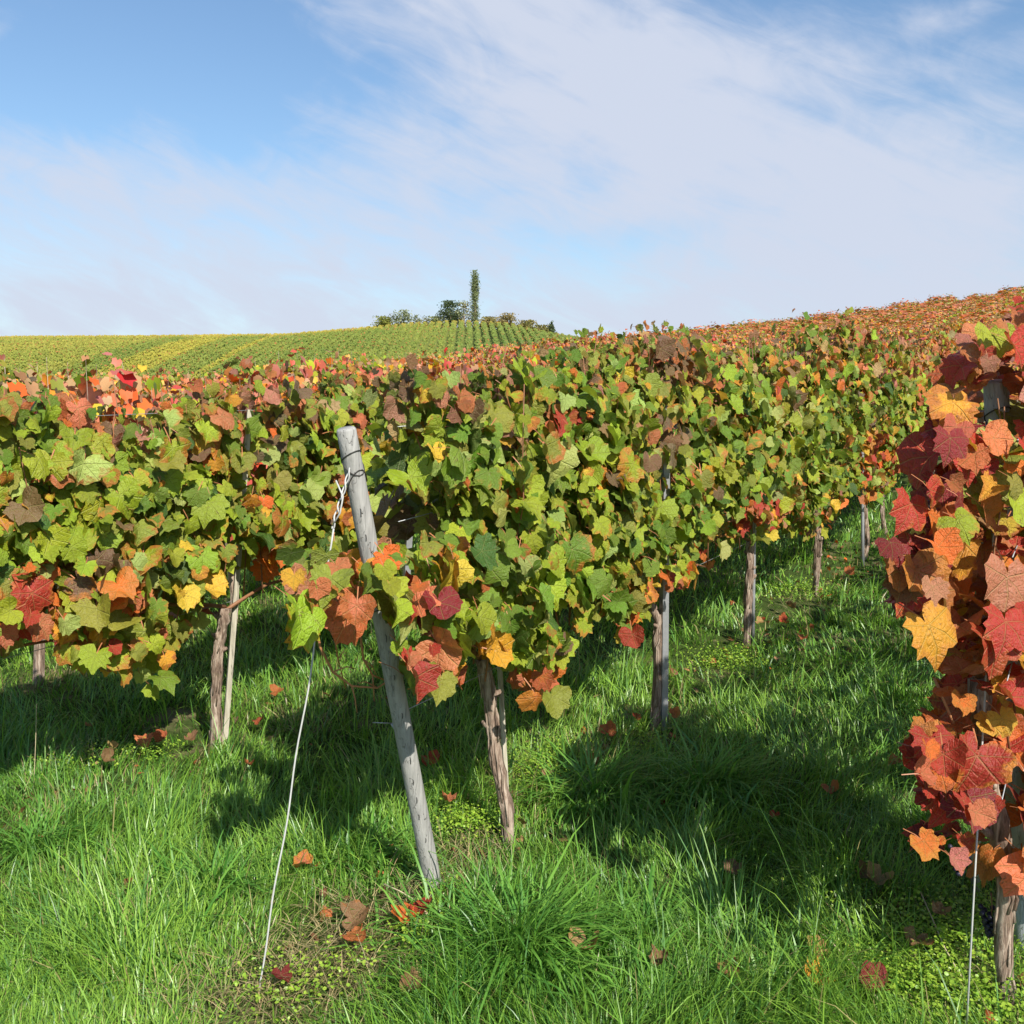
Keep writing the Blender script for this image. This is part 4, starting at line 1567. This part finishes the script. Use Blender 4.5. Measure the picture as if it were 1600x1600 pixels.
for i, (u, v, cn, sz, lab) in enumerate(FALLEN):
    p = ground_at(u, v)
    o = bpy.data.objects.new('fallen_leaf', CRUMPLED[(i * 5) % len(CRUMPLED)])
    n = Vector((random.gauss(0, .35), random.gauss(-.35, .3), 1)).normalized()
    a = random.uniform(0, 6.3)
    rot = n.to_track_quat('Z', 'Y').to_matrix() @ Matrix.Rotation(a, 3, 'Z')
    s = .108 * sz
    o.matrix_basis = Matrix.Translation(p + Vector((0, 0, .085))) @ (rot @ Matrix.Diagonal((s, s, s))).to_4x4()
    o.color = leaf_rgba(cn)
    COL.objects.link(o)
    tag(o, lab, 'leaf', 'fallen vine leaves')


# ------------------------------------------------------------------ far hill: vine rows, trees, bushes
def leaf_cloud(pos, size, cols, N=None):
    n = len(pos)
    if N is None:
        N = rng.normal(0, 1, (n, 3))
    rot = frames(N, rng.normal(0, 1, (n, 3)))
    q = np.array([[-.5, -.35, 0], [.45, -.5, .05], [.55, .4, 0], [-.4, .5, .05]])
    W = np.einsum('nij,vj->nvi', rot, q) * size[:, None, None] + pos[:, None, :]
    cc = np.ones((n, 4, 4))
    cc[:, :, :3] = cols[:, None]
    return W.reshape(-1, 3), np.arange(n * 4), np.full(n, 4), cc.reshape(-1, 4)


def build_far_rows():
    dirx = -0.04
    k = 0
    for X0 in np.arange(-152, 34, 2.0):
        k += 1
        ys = []
        y = 165 + rng.uniform(-2, 2)
        pos, col, size = [], [], []
        y_end = 296
        n = 3000
        yy = rng.uniform(165, y_end, n)
        xx = X0 + dirx * (yy - 240) + rng.normal(0, .26, n)
        u = 800 + 1600 * xx / yy
        vis = (u > -260) & (u < 960)
        yy, xx, u = yy[vis], xx[vis], u[vis]
        if len(yy) < 60:
            continue
        n = len(yy)
        hh = rng.uniform(.25, 1.85, n) + rng.uniform(0, .3, n)
        zz = ground_h(xx, yy) + hh
        # plots turn at different times: whole bands of rows are greener or yellower
        plot = 'green'
        if -84 < X0 < -72 or -64 < X0 < -60:
            plot = 'yellow'
        elif X0 <= -92:
            plot = 'mixed'
        elif X0 > -14:
            plot = 'deep'
        cA = {'green': (.105, .155, .028), 'yellow': (.20, .21, .03), 'mixed': (.16, .195, .032), 'deep': (.085, .140, .028)}[plot]
        cB = {'green': (.20, .215, .038), 'yellow': (.32, .27, .04), 'mixed': (.28, .25, .045), 'deep': (.17, .20, .04)}[plot]
        t = (rng.random(n) * .6 + .6 * vnoise(xx * .12 + 50, yy * .12, 31) - .1)[:, None].clip(0, 1)
        c = np.array(cA) * (1 - t) + np.array(cB) * t
        # the strip along the crest is a later, yellow planting
        cr = np.clip((yy - 272) / 10, 0, 1)[:, None] * (1.0 if X0 < 0 else .3)
        c = c * (1 - cr * .75) + np.array([.34, .26, .04]) * cr * .75
        bn = (rng.random(n) < .05)[:, None]
        c = np.where(bn, np.array([.30, .13, .04]), c) * rng.uniform(.75, 1.2, (n, 1))
        V, Lp, S, cc = leaf_cloud(np.column_stack([xx, yy, zz]), rng.uniform(.20, .38, n), c * 1.2, rng.normal(0, .3, (n, 3)) + np.array([.2, -.8, .8]))
        base = np.array([X0, 240, gz(X0, 240)])
        me = mesh_np('vine_row', V - base, Lp, S, [M_TREE], col=cc, smooth=False)
        o = link('vine_row', me, None, tuple(base))
        desc = {'green': 'green vine row running up the far hill, below the trees or left of them',
                'yellow': 'yellow vine row running up the middle of the far hill',
                'mixed': 'yellow-green vine row running up the left part of the far hill',
                'deep': 'deep green vine row running up the far hill under the poplar'}[plot]
        tag(o, desc, 'vine row', 'vine rows on the far hill, %s plot' % plot)


build_far_rows()


def far_tree(u, v_base, wpx, hpx, name, label, cA, cB, shape, Y=286.0, n=1500, density=1.0, trunk=True):
    X = (u - 800) / 1600.0 * Y
    z0 = gz(X, Y)
    sc = Y / 1600.0
    w, h = wpx * sc, hpx * sc
    if shape == 'round':
        w, h = w * 1.2, h * 1.22
    base = Vector((X, Y, z0))
    root = link(name, None, None, base)
    tag(root, label, 'tree' if 'tree' in name or name == 'poplar' else 'bush', None)
    mb = MB().tube([base + Vector((0, 0, -.4)), base + Vector((.03, 0, h * .3)), base + Vector((0, 0, h * .7))], [h * .025 + .06, h * .02 + .04, .05], 7)
    for k in range(7):
        a = k * 2.3
        z = h * (.15 + .08 * k)
        r = w * .32
        mb.tube([base + Vector((0, 0, z)), base + Vector((math.cos(a) * r * .5, math.sin(a) * r * .5, z + h * .08)), base + Vector((math.cos(a) * r, math.sin(a) * r, z + h * .2))],
                [.06, .04, .02], 5)
    mb.build('trunk', M_BARK, root, base)
    n = int(n * density)
    # clumps
    nc = 26 if shape != 'column' else 110
    if shape == 'column':
        cz = rng.uniform(.06, .98, nc)
        ca = rng.uniform(0, 6.3, nc)
        cr = np.interp(cz, [0, .08, .25, .7, .92, 1], [.15, .30, .40, .40, .30, .10]) * rng.uniform(.2, .95, nc)
        cs = .16 * w * np.ones(nc) * rng.uniform(.8, 1.3, nc)
        czs = cs * 2.6
    elif shape == 'cone':
        cz = rng.uniform(.05, .97, nc)
        ca = rng.uniform(0, 6.3, nc)
        cr = (1 - cz) * .48 * rng.uniform(.3, 1, nc)
        cs = .13 * w * (1.2 - cz * .7)
        czs = cs * 1.2
    else:
        cz = rng.uniform(.08, .92, nc)
        ca = rng.uniform(0, 6.3, nc)
        cr = np.sqrt(np.clip(.25 - (cz - .45) ** 2 * .9, .01, 1)) * rng.uniform(.2, .95, nc)
        cs = .13 * w * rng.uniform(.6, 1.4, nc)
        czs = cs
    k = rng.integers(0, nc, n)
    pos = np.column_stack([np.cos(ca[k]) * cr[k] * w + rng.normal(0, 1, n) * cs[k], np.sin(ca[k]) * cr[k] * w + rng.normal(0, 1, n) * cs[k],
                           np.abs(cz[k] * h + rng.normal(0, 1, n) * czs[k] * .8)])
    pos[:, 2] = np.minimum(pos[:, 2], h * 1.02)
    tint = rng.random(nc)[k]
    t = (tint * .7 + rng.random(n) * .4).clip(0, 1)[:, None]
    col = (np.array(cA) * (1 - t) + np.array(cB) * t) * rng.uniform(.8, 1.2, (n, 1))
    V, Lp, S, cc = leaf_cloud(pos, rng.uniform(.20, .36, n) * (w / 4.2) ** .35, col)
    o = link('crown', mesh_np('crown', V, Lp, S, [M_TREE], col=cc, smooth=False), root)
    o['kind'] = 'stuff'


OLIVE, OLIVE2 = (.13, .15, .03), (.27, .27, .05)
GREY, GREY2 = (.15, .18, .08), (.28, .30, .16)
BRN, BRN2 = (.18, .15, .06), (.33, .25, .10)
DRK, DRK2 = (.045, .075, .035), (.11, .14, .06)
far_tree(602, 516, 26, 19, 'round_bush', 'round olive bush, leftmost on the far hilltop', OLIVE, OLIVE2, 'round')
far_tree(628, 514, 28, 25, 'small_tree', 'airy grey-green tree beside the round olive bush on the hilltop', GREY, GREY2, 'round', density=.7)
far_tree(653, 514, 11, 18, 'shrub', 'narrow grey shrub left of the dark hilltop tree', GREY, GREY2, 'round', n=500)
far_tree(668, 513, 14, 16, 'shrub', 'sparse twiggy shrub left of the dark hilltop tree', BRN, GREY2, 'round', n=300)
far_tree(684, 512, 30, 14, 'hedge_bush', 'low green hedge bush at the foot of the dark hilltop tree', OLIVE, GREY2, 'round')
far_tree(705, 510, 26, 33, 'dark_tree', 'dense dark green tree left of the tall poplar', DRK, DRK2, 'round', n=2200)
far_tree(726, 510, 28, 33, 'bare_tree', 'half bare brownish tree between dark tree and poplar', BRN, GREY2, 'round', density=.6)
far_tree(743, 514, 12.5, 86, 'poplar', 'tall slim columnar poplar on the far hilltop', (.11, .15, .06), (.24, .27, .12), 'column', n=4800)
far_tree(762, 513, 26, 14, 'hedge_bush', 'low dark hedge bush right of the poplar', OLIVE, BRN2, 'round')
far_tree(790, 515, 28, 19, 'brown_bush', 'brownish rounded bush right of the poplar', BRN, BRN2, 'round')
far_tree(823, 519, 30, 16, 'hedge_bush', 'low olive bush between brown bush and dark conifer', OLIVE, BRN2, 'round')
far_tree(845, 523, 24, 14, 'hedge_bush', 'low olive bush touching the dark conifer', OLIVE, BRN2, 'round')
far_tree(861, 527, 18, 27, 'conifer_tree', 'small dark conifer, rightmost tree on the far hill', DRK, DRK2, 'cone')
